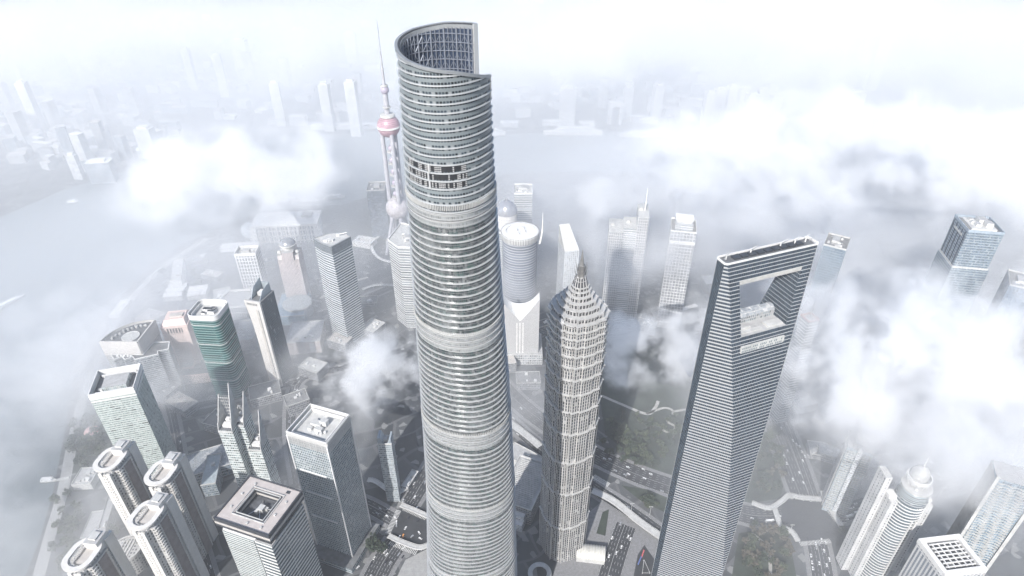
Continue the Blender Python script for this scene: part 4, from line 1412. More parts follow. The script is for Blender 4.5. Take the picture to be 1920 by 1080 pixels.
# ================================================================ the ground
def ground_mat():
    m, nt, b = nodes('city_ground')
    tc = nt.nodes.new('ShaderNodeTexCoord')
    v = nt.nodes.new('ShaderNodeTexVoronoi')
    v.inputs['Scale'].default_value = .022
    nt.links.new(tc.outputs['Object'], v.inputs['Vector'])
    n = nt.nodes.new('ShaderNodeTexNoise')
    n.inputs['Scale'].default_value = .05
    n.inputs['Detail'].default_value = 8
    n.inputs['Roughness'].default_value = .7
    nt.links.new(tc.outputs['Object'], n.inputs['Vector'])
    sx = nt.nodes.new('ShaderNodeSeparateColor')
    nt.links.new(v.outputs['Color'], sx.inputs[0])
    c = mix_n(nt, sx.outputs[0], (.035, .04, .042), (.1, .105, .11))
    c = mix_n(nt, ramp2(nt, n.outputs[0], .35, .68), c, (.05, .055, .062))
    c2 = mix_n(nt, math_n(nt, 'GREATER_THAN', n.outputs[0], .63), c, (.2, .2, .2))
    # lots, yards and alleys in rows, slightly bent
    mp = nt.nodes.new('ShaderNodeMapping')
    mp.inputs['Rotation'].default_value = (0, 0, radians(-28))
    nw = nt.nodes.new('ShaderNodeTexNoise')
    nw.inputs['Scale'].default_value = .006
    nt.links.new(tc.outputs['Object'], nw.inputs['Vector'])
    vm = nt.nodes.new('ShaderNodeVectorMath')
    vm.operation = 'MULTIPLY_ADD'
    vm.inputs[1].default_value = (90, 90, 0)
    nt.links.new(nw.outputs['Color'], vm.inputs[0])
    nt.links.new(tc.outputs['Object'], vm.inputs[2])
    nt.links.new(vm.outputs[0], mp.inputs[0])
    br = nt.nodes.new('ShaderNodeTexBrick')
    br.inputs['Scale'].default_value = 1
    br.inputs['Brick Width'].default_value = 64
    br.inputs['Row Height'].default_value = 38
    br.inputs['Mortar Size'].default_value = 2.2
    br.inputs['Color1'].default_value = (.02, .023, .026, 1)
    br.inputs['Color2'].default_value = (.11, .115, .12, 1)
    br.inputs['Mortar'].default_value = (.15, .15, .155, 1)
    nt.links.new(mp.outputs[0], br.inputs['Vector'])
    c2 = mix_n(nt, .55, c2, br.outputs['Color'])
    v3 = nt.nodes.new('ShaderNodeTexVoronoi')
    v3.inputs['Scale'].default_value = .11
    nt.links.new(tc.outputs['Object'], v3.inputs['Vector'])
    s3 = nt.nodes.new('ShaderNodeSeparateColor')
    nt.links.new(v3.outputs['Color'], s3.inputs[0])
    bits = math_n(nt, 'GREATER_THAN', s3.outputs[0], .92)
    c4 = mix_n(nt, math_n(nt, 'MULTIPLY', bits, .7), c2, (.25, .25, .245))
    nt.links.new(c4, b.inputs['Base Color'])
    b.inputs['Roughness'].default_value = .9
    return m


def sheet(name, pts, z, mat, kind='structure'):
    m = MB()
    m.face([(p.x, p.y, z) for p in pts])
    o = m.build(name, mat)
    # wind upward
    if o.data.polygons[0].normal.z < 0:
        o.data.flip_normals()
    o['kind'] = kind
    return o


def pxs(l):
    return [G(x, y, 0) for x, y in l]


sheet('ground', [Vector((-8000, -2000, 0)), Vector((8000, -2000, 0)), Vector((8000, 10000, 0)), Vector((-8000, 10000, 0))], 0, ground_mat())


def water_mat():
    m, nt, b = nodes('river_water')
    tc = nt.nodes.new('ShaderNodeTexCoord')
    n = nt.nodes.new('ShaderNodeTexNoise')
    n.inputs['Scale'].default_value = .12
    n.inputs['Detail'].default_value = 6
    nt.links.new(tc.outputs['Object'], n.inputs['Vector'])
    n2 = nt.nodes.new('ShaderNodeTexNoise')
    n2.inputs['Scale'].default_value = .006
    n2.inputs['Detail'].default_value = 4
    nt.links.new(tc.outputs['Object'], n2.inputs['Vector'])
    nt.links.new(mix_n(nt, ramp2(nt, n2.outputs[0], .3, .7), (.085, .11, .125), (.12, .14, .15)), b.inputs['Base Color'])
    b.inputs['Roughness'].default_value = .3
    bp = nt.nodes.new('ShaderNodeBump')
    bp.inputs['Distance'].default_value = 1.2
    bp.inputs['Strength'].default_value = .5
    nt.links.new(n.outputs[0], bp.inputs['Height'])
    nt.links.new(bp.outputs[0], b.inputs['Normal'])
    return m


near = [(40, 1100), (75, 1010), (98, 930), (112, 860), (128, 770), (140, 700), (172, 640), (200, 588), (236, 546), (285, 494), (340, 460), (405, 430), (470, 404), (560, 388), (640, 384), (700, 366), (760, 352), (860, 336), (960, 326), (1080, 322), (1250, 322), (1500, 330), (2300, 350)]
far = [(2300, 225), (1500, 232), (1300, 240), (1140, 247), (1000, 250), (930, 252), (840, 250), (740, 247), (620, 251), (540, 257), (440, 270), (340, 290), (230, 323), (120, 356), (0, 408), (-300, 540), (-700, 900)]
sheet('river', pxs(near) + pxs(far), .15, water_mat())


def strip_pts(pl, wd):
    pts = [p if isinstance(p, Vector) else G(*p) for p in pl]
    L, R = [], []
    for i, p in enumerate(pts):
        a = pts[max(0, i - 1)]
        b = pts[min(len(pts) - 1, i + 1)]
        d = (b - a).normalized()
        n = Vector((-d.y, d.x, 0))
        L.append(p + n * wd / 2)
        R.append(p - n * wd / 2)
    return pts, L, R


def smooth_line(pl, k=6):
    p = [Vector((G(*q).x, G(*q).y, 0)) for q in pl]
    out = []
    for i in range(len(p) - 1):
        a, b, c, d = p[max(0, i - 1)], p[i], p[i + 1], p[min(len(p) - 1, i + 2)]
        for j in range(k):
            t = j / k
            out.append(.5 * ((2 * b) + (c - a) * t + (2 * a - 5 * b + 4 * c - d) * t * t + (3 * b - a - 3 * c + d) * t ** 3))
    out.append(p[-1])
    return out


def ribbon(name, pl, wd, z, mat, h=0, kind='structure'):
    pts, L, R = strip_pts(pl, wd)
    m = MB()
    for i in range(len(pts) - 1):
        m.face([(R[i].x, R[i].y, z), (R[i + 1].x, R[i + 1].y, z), (L[i + 1].x, L[i + 1].y, z), (L[i].x, L[i].y, z)])
        if h:
            for A, B in ((R[i], R[i + 1]), (L[i + 1], L[i])):
                m.face([(A.x, A.y, z - h), (B.x, B.y, z - h), (B.x, B.y, z), (A.x, A.y, z)])
    o = m.build(name, mat)
    if kind:
        o['kind'] = kind
    return o


PAVE = plain('pavement', (.19, .19, .195), .85, var=.2, scale=.3)
PALEP = plain('pale_paving', (.3, .3, .295), .85, var=.15, scale=.2)
LAWN = plain('lawn', (.034, .044, .034), .95, var=.45, scale=.05)
MARK = plain('road_paint', (.5, .5, .49), .7, var=.1)
PATHM = plain('path_gravel', (.36, .35, .33), .9)

marks = MB()
ROADS = []


def road(pl, wd, lanes=4, z=.05, dashed=True, kerb=True):
    line = smooth_line(pl)
    if kerb:
        ribbon('pavement', line, wd + 9, z - .02, PAVE)
    ribbon('road', line, wd, z, ASPH)
    ROADS.append((line, wd, lanes))
    # lane lines
    pts, _, _ = strip_pts(line, 1)
    for q in range(0, lanes + 1):
        off = -wd / 2 + .5 + q * (wd - 1) / lanes
        solid = q in (0, lanes, lanes // 2)
        acc = 0.0
        for i in range(len(pts) - 1):
            a, b = pts[i], pts[i + 1]
            d = (b - a)
            l = d.length
            d = d / l
            n = Vector((-d.y, d.x, 0))
            t = 0
            while t < l:
                e = min(l, t + (l if solid else 4.0))
                w_ = .14 if not solid else .18
                A, B = a + d * t + n * off, a + d * e + n * off
                marks.face([(*(A - n * w_)[:2], z + .03), (*(B - n * w_)[:2], z + .03), (*(B + n * w_)[:2], z + .03), (*(A + n * w_)[:2], z + .03)])
                t = e if solid else t + 10.0


sheet('park', pxs([(1118, 705), (1190, 650), (1325, 640), (1310, 760), (1275, 905), (1200, 868), (1135, 815)]), .02, LAWN)
sheet('riverside_lawn', pxs([(138, 800), (165, 760), (205, 765), (215, 830), (180, 880), (125, 890)]), .02, LAWN)
sheet('lawn', pxs([(1402, 800), (1440, 800), (1472, 900), (1462, 935), (1395, 945)]), .02, LAWN)
sheet('lawn', pxs([(1385, 1000), (1440, 990), (1480, 1010), (1495, 1090), (1370, 1095)]), .02, LAWN)
sheet('lawn', pxs([(1215, 918), (1262, 938), (1255, 965), (1200, 938), (1165, 910)]), .07, LAWN)
sheet('lawn', pxs([(1130, 960), (1142, 955), (1135, 1005), (1118, 1000)]), .07, LAWN)
sheet('plaza', pxs([(1030, 1100), (1060, 1010), (1105, 960), (1140, 930), (1255, 1040), (1240, 1100)]), .03, PAVE)
sheet('plaza', pxs([(735, 1100), (760, 1050), (800, 1030), (812, 1100)]), .045, PALEP)
sheet('promenade', pxs([(128, 708), (150, 702), (190, 640), (204, 594), (188, 612), (160, 650)]), .25, PALEP)
ribbon('promenade', smooth_line([(70, 1090), (95, 1000), (118, 920), (136, 830), (152, 760), (178, 690), (215, 610), (250, 556), (310, 497), (390, 447)]), 14, .3, PALEP)
sheet('plaza', pxs([(575, 360), (740, 350), (760, 440), (660, 470), (600, 400)]), .02, plain('dark_park', (.09, .1, .1), .9, var=.3, scale=.03))

road([(915, 690), (955, 738), (1010, 785), (1110, 850), (1190, 888), (1265, 915), (1340, 945), (1410, 966), (1470, 966)], 30, 8)
road([(925, 760), (1000, 830), (1100, 905), (1180, 958), (1250, 1008), (1330, 1060)], 20, 5, z=.06)
road([(1174, 985), (1158, 1030), (1138, 1095)], 26, 7, z=.09)
road([(1504, 938), (1474, 860), (1442, 780), (1412, 700)], 26, 6)
road([(1528, 936), (1505, 870), (1478, 800), (1450, 730)], 14, 4)
road([(1530, 1010), (1538, 1050), (1545, 1100)], 26, 6)
road([(1560, 968), (1640, 944), (1760, 915), (1900, 880)], 26, 6)
road([(768, 944), (804, 885), (840, 820)], 24, 6)
road([(745, 1015), (718, 1055), (695, 1100)], 30, 8)
road([(738, 975), (690, 948), (640, 930), (560, 905)], 20, 5)
road([(800, 985), (860, 1010), (960, 1060)], 26, 6)
road([(300, 700), (325, 790), (350, 930), (395, 1090)], 14, 3)
road([(560, 905), (545, 800), (560, 715), (640, 690), (760, 655)], 16, 4)
road([(560, 715), (440, 745), (320, 770)], 14, 3)
road([(250, 640), (330, 620), (430, 590), (520, 560), (600, 570)], 12, 3)
road([(600, 590), (680, 560), (730, 540)], 18, 4)
sheet('road_crossing', pxs([(727, 1000), (749, 954), (800, 972), (812, 1000), (802, 1020), (784, 1038), (729, 1016)]), .1, ASPH)
sheet('road_crossing', pxs([(1466, 948), (1478, 936), (1542, 941), (1580, 995), (1556, 1012), (1500, 1016), (1490, 1000), (1464, 985)]), .1, ASPH)


def zebra(a, b, wd, n, z=.14):
    A, B = G(*a), G(*b)
    d = (B - A) / n
    t = d.normalized()
    s = Vector((-t.y, t.x, 0)) * wd / 2
    for k in range(n):
        p, q = A + d * k, A + d * (k + .5)
        marks.face([(*(p - s)[:2], z), (*(q - s)[:2], z), (*(q + s)[:2], z), (*(p + s)[:2], z)])


zebra((757, 953), (800, 972), 7, 18)
zebra((727, 1000), (748, 956), 7, 18)
zebra((731, 1017), (782, 1037), 7, 18)
zebra((1480, 932), (1542, 939), 6, 24)
zebra((1500, 1020), (1558, 1014), 6, 22)
zebra((1544, 945), (1580, 992), 6, 16)
zebra((1113, 893), (1142, 910), 8, 16, .1)
zebra((1178, 958), (1212, 984), 6, 18, .1)
mk = marks.build('road_markings', MARK)
mk['kind'] = 'structure'

for pl, wd in (([(1128, 742), (1170, 760), (1212, 776), (1228, 765), (1234, 752)], 5), ([(1212, 776), (1245, 765), (1262, 772), (1252, 790), (1266, 800), (1258, 812), (1242, 806)], 4), ([(1262, 772), (1300, 765)], 4),
               ([(1410, 1000), (1440, 1030), (1445, 1090)], 4), ([(690, 520), (640, 535), (600, 560)], 6)):
    ribbon('path', smooth_line(pl), wd, .16, PATHM)


# ================================================================ low buildings
LOWF = facade('low_facade', (.28, .28, .285), (.09, .1, .12), 4.0, 2.4, .35, .25)


def low(name, label, quad, h, wall=None, roof=None, units=3, par=1.4, cat='building', group=None, seed=0):
    cx, cy, lx, ly, t = fit(quad, h)
    root = thing(name, label, cat, (cx, cy, 0), t, group)
    P = rect_poly(lx, ly)
    mb(lambda m: m.prism(P, 0, h - par, 0, top=False), 'wall', wall or LOWF, root)
    mb(lambda m: m.face([(x, y, h - par - .1) for x, y in outline(P, -.2)]), 'roof', roof or ROOF, root)
    mb(lambda m: m.ring(outline(P, .35), outline(P, -.6), h - par, h), 'parapet', PALE, root)
    r = random.Random(seed + 5)
    for k in range(units):
        mb(lambda m: m.box(r.uniform(-.3, .3) * lx, r.uniform(-.3, .3) * ly, h - par - .1, min(6, lx * .25) * r.uniform(.5, 1), min(5, ly * .3) * r.uniform(.5, 1), r.uniform(1.5, 3.5)), 'roof_unit', (PALE, WHITE, GREY)[k % 3], root)
    return root, lx, ly, t


low('long_white_hall', 'long thin white building lying before the white convention hall', [(415, 463), (484, 463), (484, 454), (416, 454)], 10, WHITE, WHITE, 0)
WH2 = plain('ribbed_roof', (.6, .6, .6), .6)
for label, q in (('ridge-roofed pale hall near the river, the wider of two', [(305, 553), (345, 552), (346, 528), (318, 528)]), ('ridge-roofed pale hall near the river, the smaller of two', [(352, 551), (388, 549), (386, 532), (353, 533)])):
    cx, cy, lx, ly, t = fit(q, 14)
    r_ = thing('ridge_roof_hall', label, 'hall', (cx, cy, 0), t, 'ridge-roofed halls by the river')
    mb(lambda m: m.prism(rect_poly(lx, ly), 0, 10, 0), 'wall', PALE, r_)
    m = MB()
    for k in range(3):
        y0, y1 = -ly / 2 + k * ly / 3, -ly / 2 + (k + 1) * ly / 3
        ym = (y0 + y1) / 2
        m.face([(-lx / 2, y0, 10), (lx / 2, y0, 10), (lx / 2, ym, 14), (-lx / 2, ym, 14)])
        m.face([(-lx / 2, ym, 14), (lx / 2, ym, 14), (lx / 2, y1, 10), (-lx / 2, y1, 10)])
        m.face([(lx / 2, y0, 10), (lx / 2, y1, 10), (lx / 2, ym, 14)])
        m.face([(-lx / 2, y1, 10), (-lx / 2, y0, 10), (-lx / 2, ym, 14)])
    m.build('ridged_roof', WH2, r_)
low('white_slab', 'white stepped slab block by the riverside path', [(324, 524), (345, 522), (338, 484), (320, 486)], 28, WHITE, PALE, 4)
low('riverside_shed', 'pale flat-roofed shed at the water edge above the quarter-round tower', [(206, 590), (226, 590), (243, 561), (224, 561)], 8, PALE, WHITE, 1)
GLR = facade('glazed_roof', (.36, .42, .46), (.26, .34, .4), 6, 6, .1, .1, .2, blinds=0)
r_, lx, ly, t = low('glass_roof_mall', 'bluish glass-roofed mall between the flared tower and the striped tower', [(520, 592), (572, 592), (578, 548), (522, 548)], 20, GLR, plain('glass_roof', (.25, .32, .38), .25, .1), 0)
p = G(562, 586)
r_ = thing('oval_hall', 'round grey-roofed hall beside the bluish glass-roofed mall', 'hall', (p.x, p.y, 0))
mb(lambda m: m.lathe([(26, 0), (26, 23), (24.5, 24.5), (0.01, 26)], n=40, cap=False), 'drum_wall', plain('oval_skin', (.3, .32, .33), .6), r_, True)
mb(lambda m: m.lathe([(26.6, 21), (26.8, 23), (26, 23.6)], n=40, cap=False), 'drum_rim', PALE, r_)
r_, lx, ly, t = low('beige_mall', 'pinkish-beige shopping block with a tall pale panel on its front', [(538, 640), (606, 641), (600, 602), (546, 602)], 26, plain('mall_wall', (.45, .41, .4), .8), GREY, 6)
mb(lambda m: m.box(lx * .25, -ly / 2 - .4, 3, 9, .7, 20), 'front_panel', WHITE, r_)
low('beige_block', 'pinkish-beige flat-roofed block between the green tower and the flared tower', [(445, 636), (480, 636), (476, 600), (446, 600)], 24, plain('mall_wall', (.45, .41, .4), .8), GREY, 5, seed=2)
cx, cy, lx, ly, t = fit([(661, 452), (694, 459), (706, 447), (672, 441)], 12)
r_ = thing('courtyard_building', 'white square building round an open courtyard behind the striped tower', 'building', (cx, cy, 0), t)
mb(lambda m: m.ring(rect_poly(lx, ly), rect_poly(lx - 16, ly - 16), 0, 12), 'courtyard_block', WHITE, r_)
mb(lambda m: m.ring(rect_poly(lx + .6, ly + .6), rect_poly(lx - 1, ly - 1), 12.02, 13), 'parapet', PALE, r_)
low('glass_hall', 'broad low grey-blue glass hall in the shade beside the cream towers', [(345, 896), (434, 868), (428, 832), (338, 852)], 20, facade('hall_blue', (.2, .23, .26), (.1, .13, .16), 5, 2), plain('hall_roof', (.24, .28, .31), .45), 4)
low('glass_annexe', 'higher glass annexe standing on the low grey-blue hall', [(372, 912), (410, 902), (409, 852), (392, 850)], 24, facade('hall_blue2', (.25, .28, .3), (.12, .15, .18), 4, 2), plain('annexe_roof', (.3, .34, .36), .4), 1)
low('terrace_block', 'small stepped riverside block with boxes on its flat roof', [(135, 906), (172, 908), (183, 876), (152, 876)], 12, PALE, GREY, 7)
low('grey_slab', 'plain long grey slab roof beside the riverside trees', [(154, 1006), (186, 1006), (192, 958), (170, 958)], 14, GREY, GREY, 0)
low('street_block', 'narrow grey block along the street past the grey slab', [(192, 1010), (206, 1008), (212, 900), (200, 900)], 18, LOWF, GREY, 3)
p = G(252, 1058)
r_ = thing('round_terrace', 'half-round cream terrace building between two cream towers', 'building', (p.x, p.y, 0))
mb(lambda m: m.lathe([(17, 0), (17, 30), (16, 31)], n=32), 'round_wall', RES, r_, True)
mb(lambda m: m.lathe([(17.8, 29), (17.8, 32), (16, 32)], n=32, cap=False), 'terrace_rim', CREAM, r_)
for k in range(4):
    mb(lambda m: m.box(-6 + 4 * k, 0, 31.05, 1.2, 20, 1.2), 'roof_beam', CREAM, r_)

# podium with a ribbed roof left of the tiered tower
cx, cy, lx, ly, t = fit([(958, 938), (984, 938), (1012, 878), (984, 858)], 30)
r_ = thing('ribbed_podium', 'grey podium with a ribbed roof at the foot of the tiered tower', 'building', (cx, cy, 0), t)
lx, ly = 46, 78
mb(lambda m: m.prism(rect_poly(lx, ly), 0, 28, 0, 1), 'podium_wall', [LOWF, GREY], r_)
for k in range(24):
    mb(lambda m: m.box(0, -ly / 2 + 4 + k * 3.0, 28.02, lx * .8, 1.0, 1.2), 'roof_rib', PALE, r_)
mb(lambda m: m.ring(rect_poly(lx + .8, ly + .8), rect_poly(lx - 2, ly - 2), 28.02, 30), 'parapet', PALE, r_)
for k in range(2):
    mb(lambda m: m.box(0, -ly / 2 - 4 - 7 * k, 0, lx * .7, 6.8, 20 - 8 * k, 0, 1), 'glass_step', [facade('step_glass', (.6, .6, .6), (.3, .32, .35), 3, 1.5), WHITE], r_)
low('rear_podium', 'long plain grey podium behind the ribbed one, crossing toward the wide avenue', [(955, 850), (1000, 885), (1015, 865), (965, 820)], 16, PALE, GREY, 3)

# barrel canopy
p = G(1108, 1032, 10)
r_ = thing('barrel_canopy', 'pale ribbed barrel-vault entrance canopy at the right foot of the tiered tower', 'canopy', (p.x, p.y, 0), radians(-8))
m = MB()
R0, L0 = 11, 34
rot = lambda k: pi * k / 14
for k in range(14):
    a, b = rot(k), rot(k + 1)
    m.face([(R0 * .9 * -cos(a), L0 / 2 * -1, 6 + R0 * .6 * sin(a)), (R0 * .9 * -cos(b), -L0 / 2, 6 + R0 * .6 * sin(b)), (R0 * .9 * -cos(b), L0 / 2, 6 + R0 * .6 * sin(b)), (R0 * .9 * -cos(a), L0 / 2, 6 + R0 * .6 * sin(a))])
o = m.build('vault', plain('vault_metal', (.5, .49, .45), .5), r_)
o.rotation_euler = (0, 0, radians(90))
for q in range(11):
    m = MB()
    x = -L0 / 2 + q * L0 / 10
    for k in range(14):
        a, b = rot(k), rot(k + 1)
        m.tube((x, -R0 * .92 * cos(a), 6.2 + R0 * .62 * sin(a)), (x, -R0 * .92 * cos(b), 6.2 + R0 * .62 * sin(b)), .3, n=4)
    m.build('vault_rib', WHITE, r_)
for s in (-1, 1):
    mb(lambda m: m.box(0, s * R0 * .9, 0, L0, 1.2, 6), 'side_wall', PALE, r_)

# ring canopy at the bottom edge
p = G(1012, 1074, 6)
r_ = thing('ring_canopy', 'round pale ring canopy in the forecourt at the bottom edge', 'canopy', (p.x, p.y, 0))
c1 = [(14 * cos(radians(a)), 14 * sin(radians(a))) for a in range(0, 360, 10)]
c2 = [(8.5 * cos(radians(a)), 8.5 * sin(radians(a))) for a in range(0, 360, 10)]
mb(lambda m: m.ring(c1, c2, 5.2, 6), 'ring_roof', PALE, r_)
for k in range(0, 36, 6):
    mb(lambda m: m.tube((c1[k][0] * .8, c1[k][1] * .8, 0), (c1[k][0] * .8, c1[k][1] * .8, 5.2), .5), 'post', GREY, r_)

# red and blue long screens on the dark plaza and the triangular frame
sheet('plaza', pxs([(1185, 1095), (1196, 1040), (1208, 1022), (1228, 1050), (1235, 1095)]), .12, plain('dark_plaza', (.04, .042, .045), .6))
for nm, lab, a, b, col in (('red_banner', 'long bright red banner strip standing on the dark plaza', (1203, 1046), (1207, 1034), (.5, .12, .12)), ('blue_banner', 'long blue banner strip standing on the dark plaza beside the red one', (1196, 1060), (1202, 1046), (.09, .14, .33))):
    A, B = G(*a), G(*b)
    d = (B - A)
    r_ = thing(nm, lab, 'banner', (A.x, A.y, 0), math.atan2(d.y, d.x))
    mb(lambda m: m.box(d.length / 2, 0, 1.2, d.length, 1.3, 2.2), 'banner_panel', plain(nm + '_cloth', col, .6, var=.05), r_)
    for x in (0.5, d.length / 2, d.length - .5):
        mb(lambda m: m.tube((x, 0, 0), (x, 0, 1.2), .15), 'post', STEEL, r_)
A = G(1210, 1068)
r_ = thing('triangle_frame', 'white triangular steel frame lying open on the dark plaza', 'sculpture', (A.x, A.y, 0))
m = MB()
tri = [(-4.5, -5, 1.2), (4.5, -5, 1.2), (0, 11, 3)]
for k in range(3):
    m.tube(tri[k], tri[(k + 1) % 3], .28)
m.build('frame', PALE, r_)
mb(lambda m: m.tube((-4.5, -5, 0), (-4.5, -5, 1.2), .4), 'foot', WHITE, r_)
mb(lambda m: m.tube((4.5, -5, 0), (4.5, -5, 1.2), .4), 'foot', WHITE, r_)
mb(lambda m: m.tube((0, 11, 0), (0, 11, 3), .4), 'foot', WHITE, r_)

# footbridges
def footbridge(label, pl, wd=5, h=6.5, pm=PALE, group=None):
    line = smooth_line(pl)
    c = line[len(line) // 2]
    r_ = thing('footbridge', label, 'footbridge', (c.x, c.y, 0), 0, group)
    pts, L, R = strip_pts(line, wd)
    m = MB()
    for i in range(len(pts) - 1):
        q = [(v.x - c.x, v.y - c.y) for v in (R[i], R[i + 1], L[i + 1], L[i])]
        m.prism(q, h - 1, h, 0, bottom=True)
    m.build('deck', pm, r_)
    for S, sg in ((L, 1), (R, -1)):
        m = MB()
        for i in range(len(pts) - 1):
            a, b = S[i] - c, S[i + 1] - c
            m.tube((a.x, a.y, h + 1.1), (b.x, b.y, h + 1.1), .22, n=4)
        m.build('railing', WHITE, r_)
    for i in range(1, len(pts) - 1, 4):
        v = pts[i] - c
        mb(lambda m: m.tube((v.x, v.y, 0), (v.x, v.y, h - 1), .6, n=8), 'pier', GREY, r_)


footbridge('long white footbridge crossing the misty street below the square-grid tower', [(1223, 596), (1262, 590), (1305, 578)], 9, 8, WHITE)
footbridge('curved white ring walkway beside the round green below the banded tower', [(712, 447), (700, 458), (698, 472), (708, 486), (724, 494), (745, 497)], 6, 7, WHITE)
footbridge('thin curved walkway past the foot of the striped tower', [(680, 548), (705, 540), (735, 540), (760, 544)], 5, 7)
footbridge('pale footbridge along the near side of the right-hand crossing', [(1408, 948), (1440, 958), (1464, 945), (1478, 934), (1500, 938), (1540, 941)], 6, 6)
footbridge('pale footbridge along the far right side of the right-hand crossing', [(1540, 941), (1560, 968), (1575, 992)], 6, 6)
footbridge('pale footbridge on the left side of the right-hand crossing', [(1450, 958), (1456, 976), (1462, 992), (1482, 1002), (1494, 1020)], 6, 6)
footbridge('grey footbridge beyond the left-hand car crossing', [(752, 952), (775, 961), (804, 974)], 6, 6)
footbridge('grey footbridge on the near side of the left-hand car crossing', [(729, 1010), (755, 1022), (786, 1032), (806, 1026)], 6, 6)
footbridge('curved grey walkway below the misty glass tower', [(690, 905), (705, 908), (730, 925), (745, 930), (765, 918)], 6, 6)
footbridge('pale raised walkway left of the tiered tower', [(955, 800), (985, 822), (1012, 845)], 10, 9)
footbridge('wide pale walkway running along the avenue at the right foot of the tiered tower', [(1110, 925), (1150, 945), (1200, 985), (1250, 1020)], 9, 6)

low('car_showroom', 'low grey hall with pale roof boxes by the misty car park', [(1515, 852), (1552, 852), (1549, 828), (1521, 828)], 10, LOWF, GREY, 7)
r_, lx, ly, t = low('red_edge_block', 'low block with a red roof edge at the foot of the ribbed tower', [(1541, 944), (1588, 940), (1582, 922), (1546, 924)], 10, LOWF, PALEP, 6)
mb(lambda m: m.box(0, ly / 2 + .2, 8, lx, .6, 1.6), 'red_fascia', plain('red_fascia', (.42, .2, .2), .6), r_)
low('white_service_block', 'pale flat block half under the round apartment tower', [(1640, 1090), (1690, 1095), (1690, 1060), (1650, 1056)], 16, RES, PALE, 4)
low('street_pavilion', 'long grey pavilion beside the avenue beyond the left-hand crossing', [(753, 910), (766, 914), (783, 884), (772, 879)], 9, LOWF, PALE, 2)
p = G(172, 808, 5)
r_ = thing('pink_pavilion', 'small round pink pavilion roof among dark riverside trees', 'pavilion', (p.x, p.y, 0))
mb(lambda m: m.lathe([(8, 0), (8, 5)], n=20), 'pavilion_wall', PALE, r_)
mb(lambda m: m.lathe([(10.5, 5), (9, 7), (5, 8.5), (0.01, 9)], n=20, cap=False), 'pavilion_roof', plain('pink_roof', (.62, .4, .38), .7), r_, True)

# small filler blocks between the towers, each a building
rf = random.Random(11)
FILL = [(560, 765, 22), (590, 700, 18), (500, 745, 16), (345, 765, 14), (320, 745, 20), (250, 770, 12), (420, 800, 16), (640, 650, 18), (660, 600, 14), (700, 620, 12), (690, 570, 10), (640, 500, 10), (610, 540, 16),
        (560, 530, 18), (500, 500, 14), (400, 520, 10), (375, 490, 8), (420, 560, 14), (300, 620, 12), (285, 600, 10), (270, 690, 22), (1180, 600, 12), (1210, 620, 18), (1100, 640, 16), (1330, 600, 14), (1090, 560, 20), (1020, 620, 18), (940, 690, 20), (990, 720, 14), (1330, 540, 20), (1550, 780, 16), (1500, 760, 14), (1640, 880, 18), (1560, 860, 14), (1600, 1040, 12), (1620, 1010, 14)]
ROOFS = [('grey', ROOF), ('pale', PALE), ('dark', DGREY), ('beige', WARM)]
for i, (x, y, h) in enumerate(FILL):
    p = G(x, y)
    nm, rm = ROOFS[i % 4]
    lx, ly = rf.uniform(24, 46), rf.uniform(18, 34)
    r_ = thing('low_block', f'low {nm}-roofed city block among the misty streets between the towers', 'building', (p.x, p.y, 0), rf.uniform(-.6, .6), f'low {nm}-roofed blocks among the misty streets')
    mb(lambda m: m.prism(rect_poly(lx, ly), 0, h, 0, top=False), 'wall', LOWF, r_)
    mb(lambda m: m.face([(a, b, h - .6) for a, b in rect_poly(lx - .3, ly - .3)]), 'roof', rm, r_)
    mb(lambda m: m.ring(rect_poly(lx + .5, ly + .5), rect_poly(lx - .8, ly - .8), h, h + 1), 'parapet', PALE, r_)
    for k in range(3):
        mb(lambda m: m.box(rf.uniform(-.3, .3) * lx, rf.uniform(-.3, .3) * ly, h - .55, rf.uniform(2, 6), rf.uniform(2, 5), rf.uniform(1.5, 3.5)), 'roof_unit', WHITE, r_)

# ================================================================ far bank
FB = [facade('far_a', (.45, .45, .45), (.2, .22, .25), 4, 4, .4, .35), facade('far_b', (.42, .42, .43), (.16, .18, .2), 4, 3, .35, .3), facade('far_c', (.52, .52, .52), (.3, .32, .34), 4, 5, .45, .4), facade('far_d', (.3, .33, .37), (.14, .17, .2), 4, 3, .3, .2)]
FR = [ROOF, PALE, GREY, WHITE, WARM]
AREAS = [((0, 105, 330, 318), 150, 'old waterfront town at the upper left'), ((330, 90, 735, 236), 64, 'misty far bank behind the broadcast tower'), ((935, 130, 1330, 232), 50, 'misty far bank beyond the cruise ships'), ((100, 30, 700, 90), 16, 'most distant part of the town at the top')]
for (x0, y0, x1, y1), n, where in AREAS:
    for k in range(n):
        for _ in range(20):
            x, y = rf.uniform(x0, x1), rf.uniform(y0, y1)
            # stay behind the embankment line
            lim = lerp_tab([(0, 395), (120, 340), (230, 308), (340, 275), (440, 255), (620, 240), (1500, 228)], x)
            if y < lim:
                break
        p = G(x, y)
        tall = rf.random() < .1
        h = rf.uniform(50, 110) if tall else rf.uniform(10, 34)
        lx, ly = (rf.uniform(20, 34), rf.uniform(18, 30)) if tall else (rf.uniform(18, 62), rf.uniform(14, 36))
        tone = rf.randrange(4)
        o = mb(lambda m: m.prism(rect_poly(lx, ly), 0, h, 0, 1), 'hazy_tower' if tall else 'hazy_block', [FB[tone], FR[rf.randrange(5)]])
        o.location = (p.x, p.y, 0)
        o.rotation_euler = (0, 0, rf.uniform(-.5, .5))
        kind = 'slim hazy tower' if tall else 'low hazy block'
        tag(o, f'{kind} in the {where}', 'tower block' if tall else 'building', f'{kind}s in the {where}')

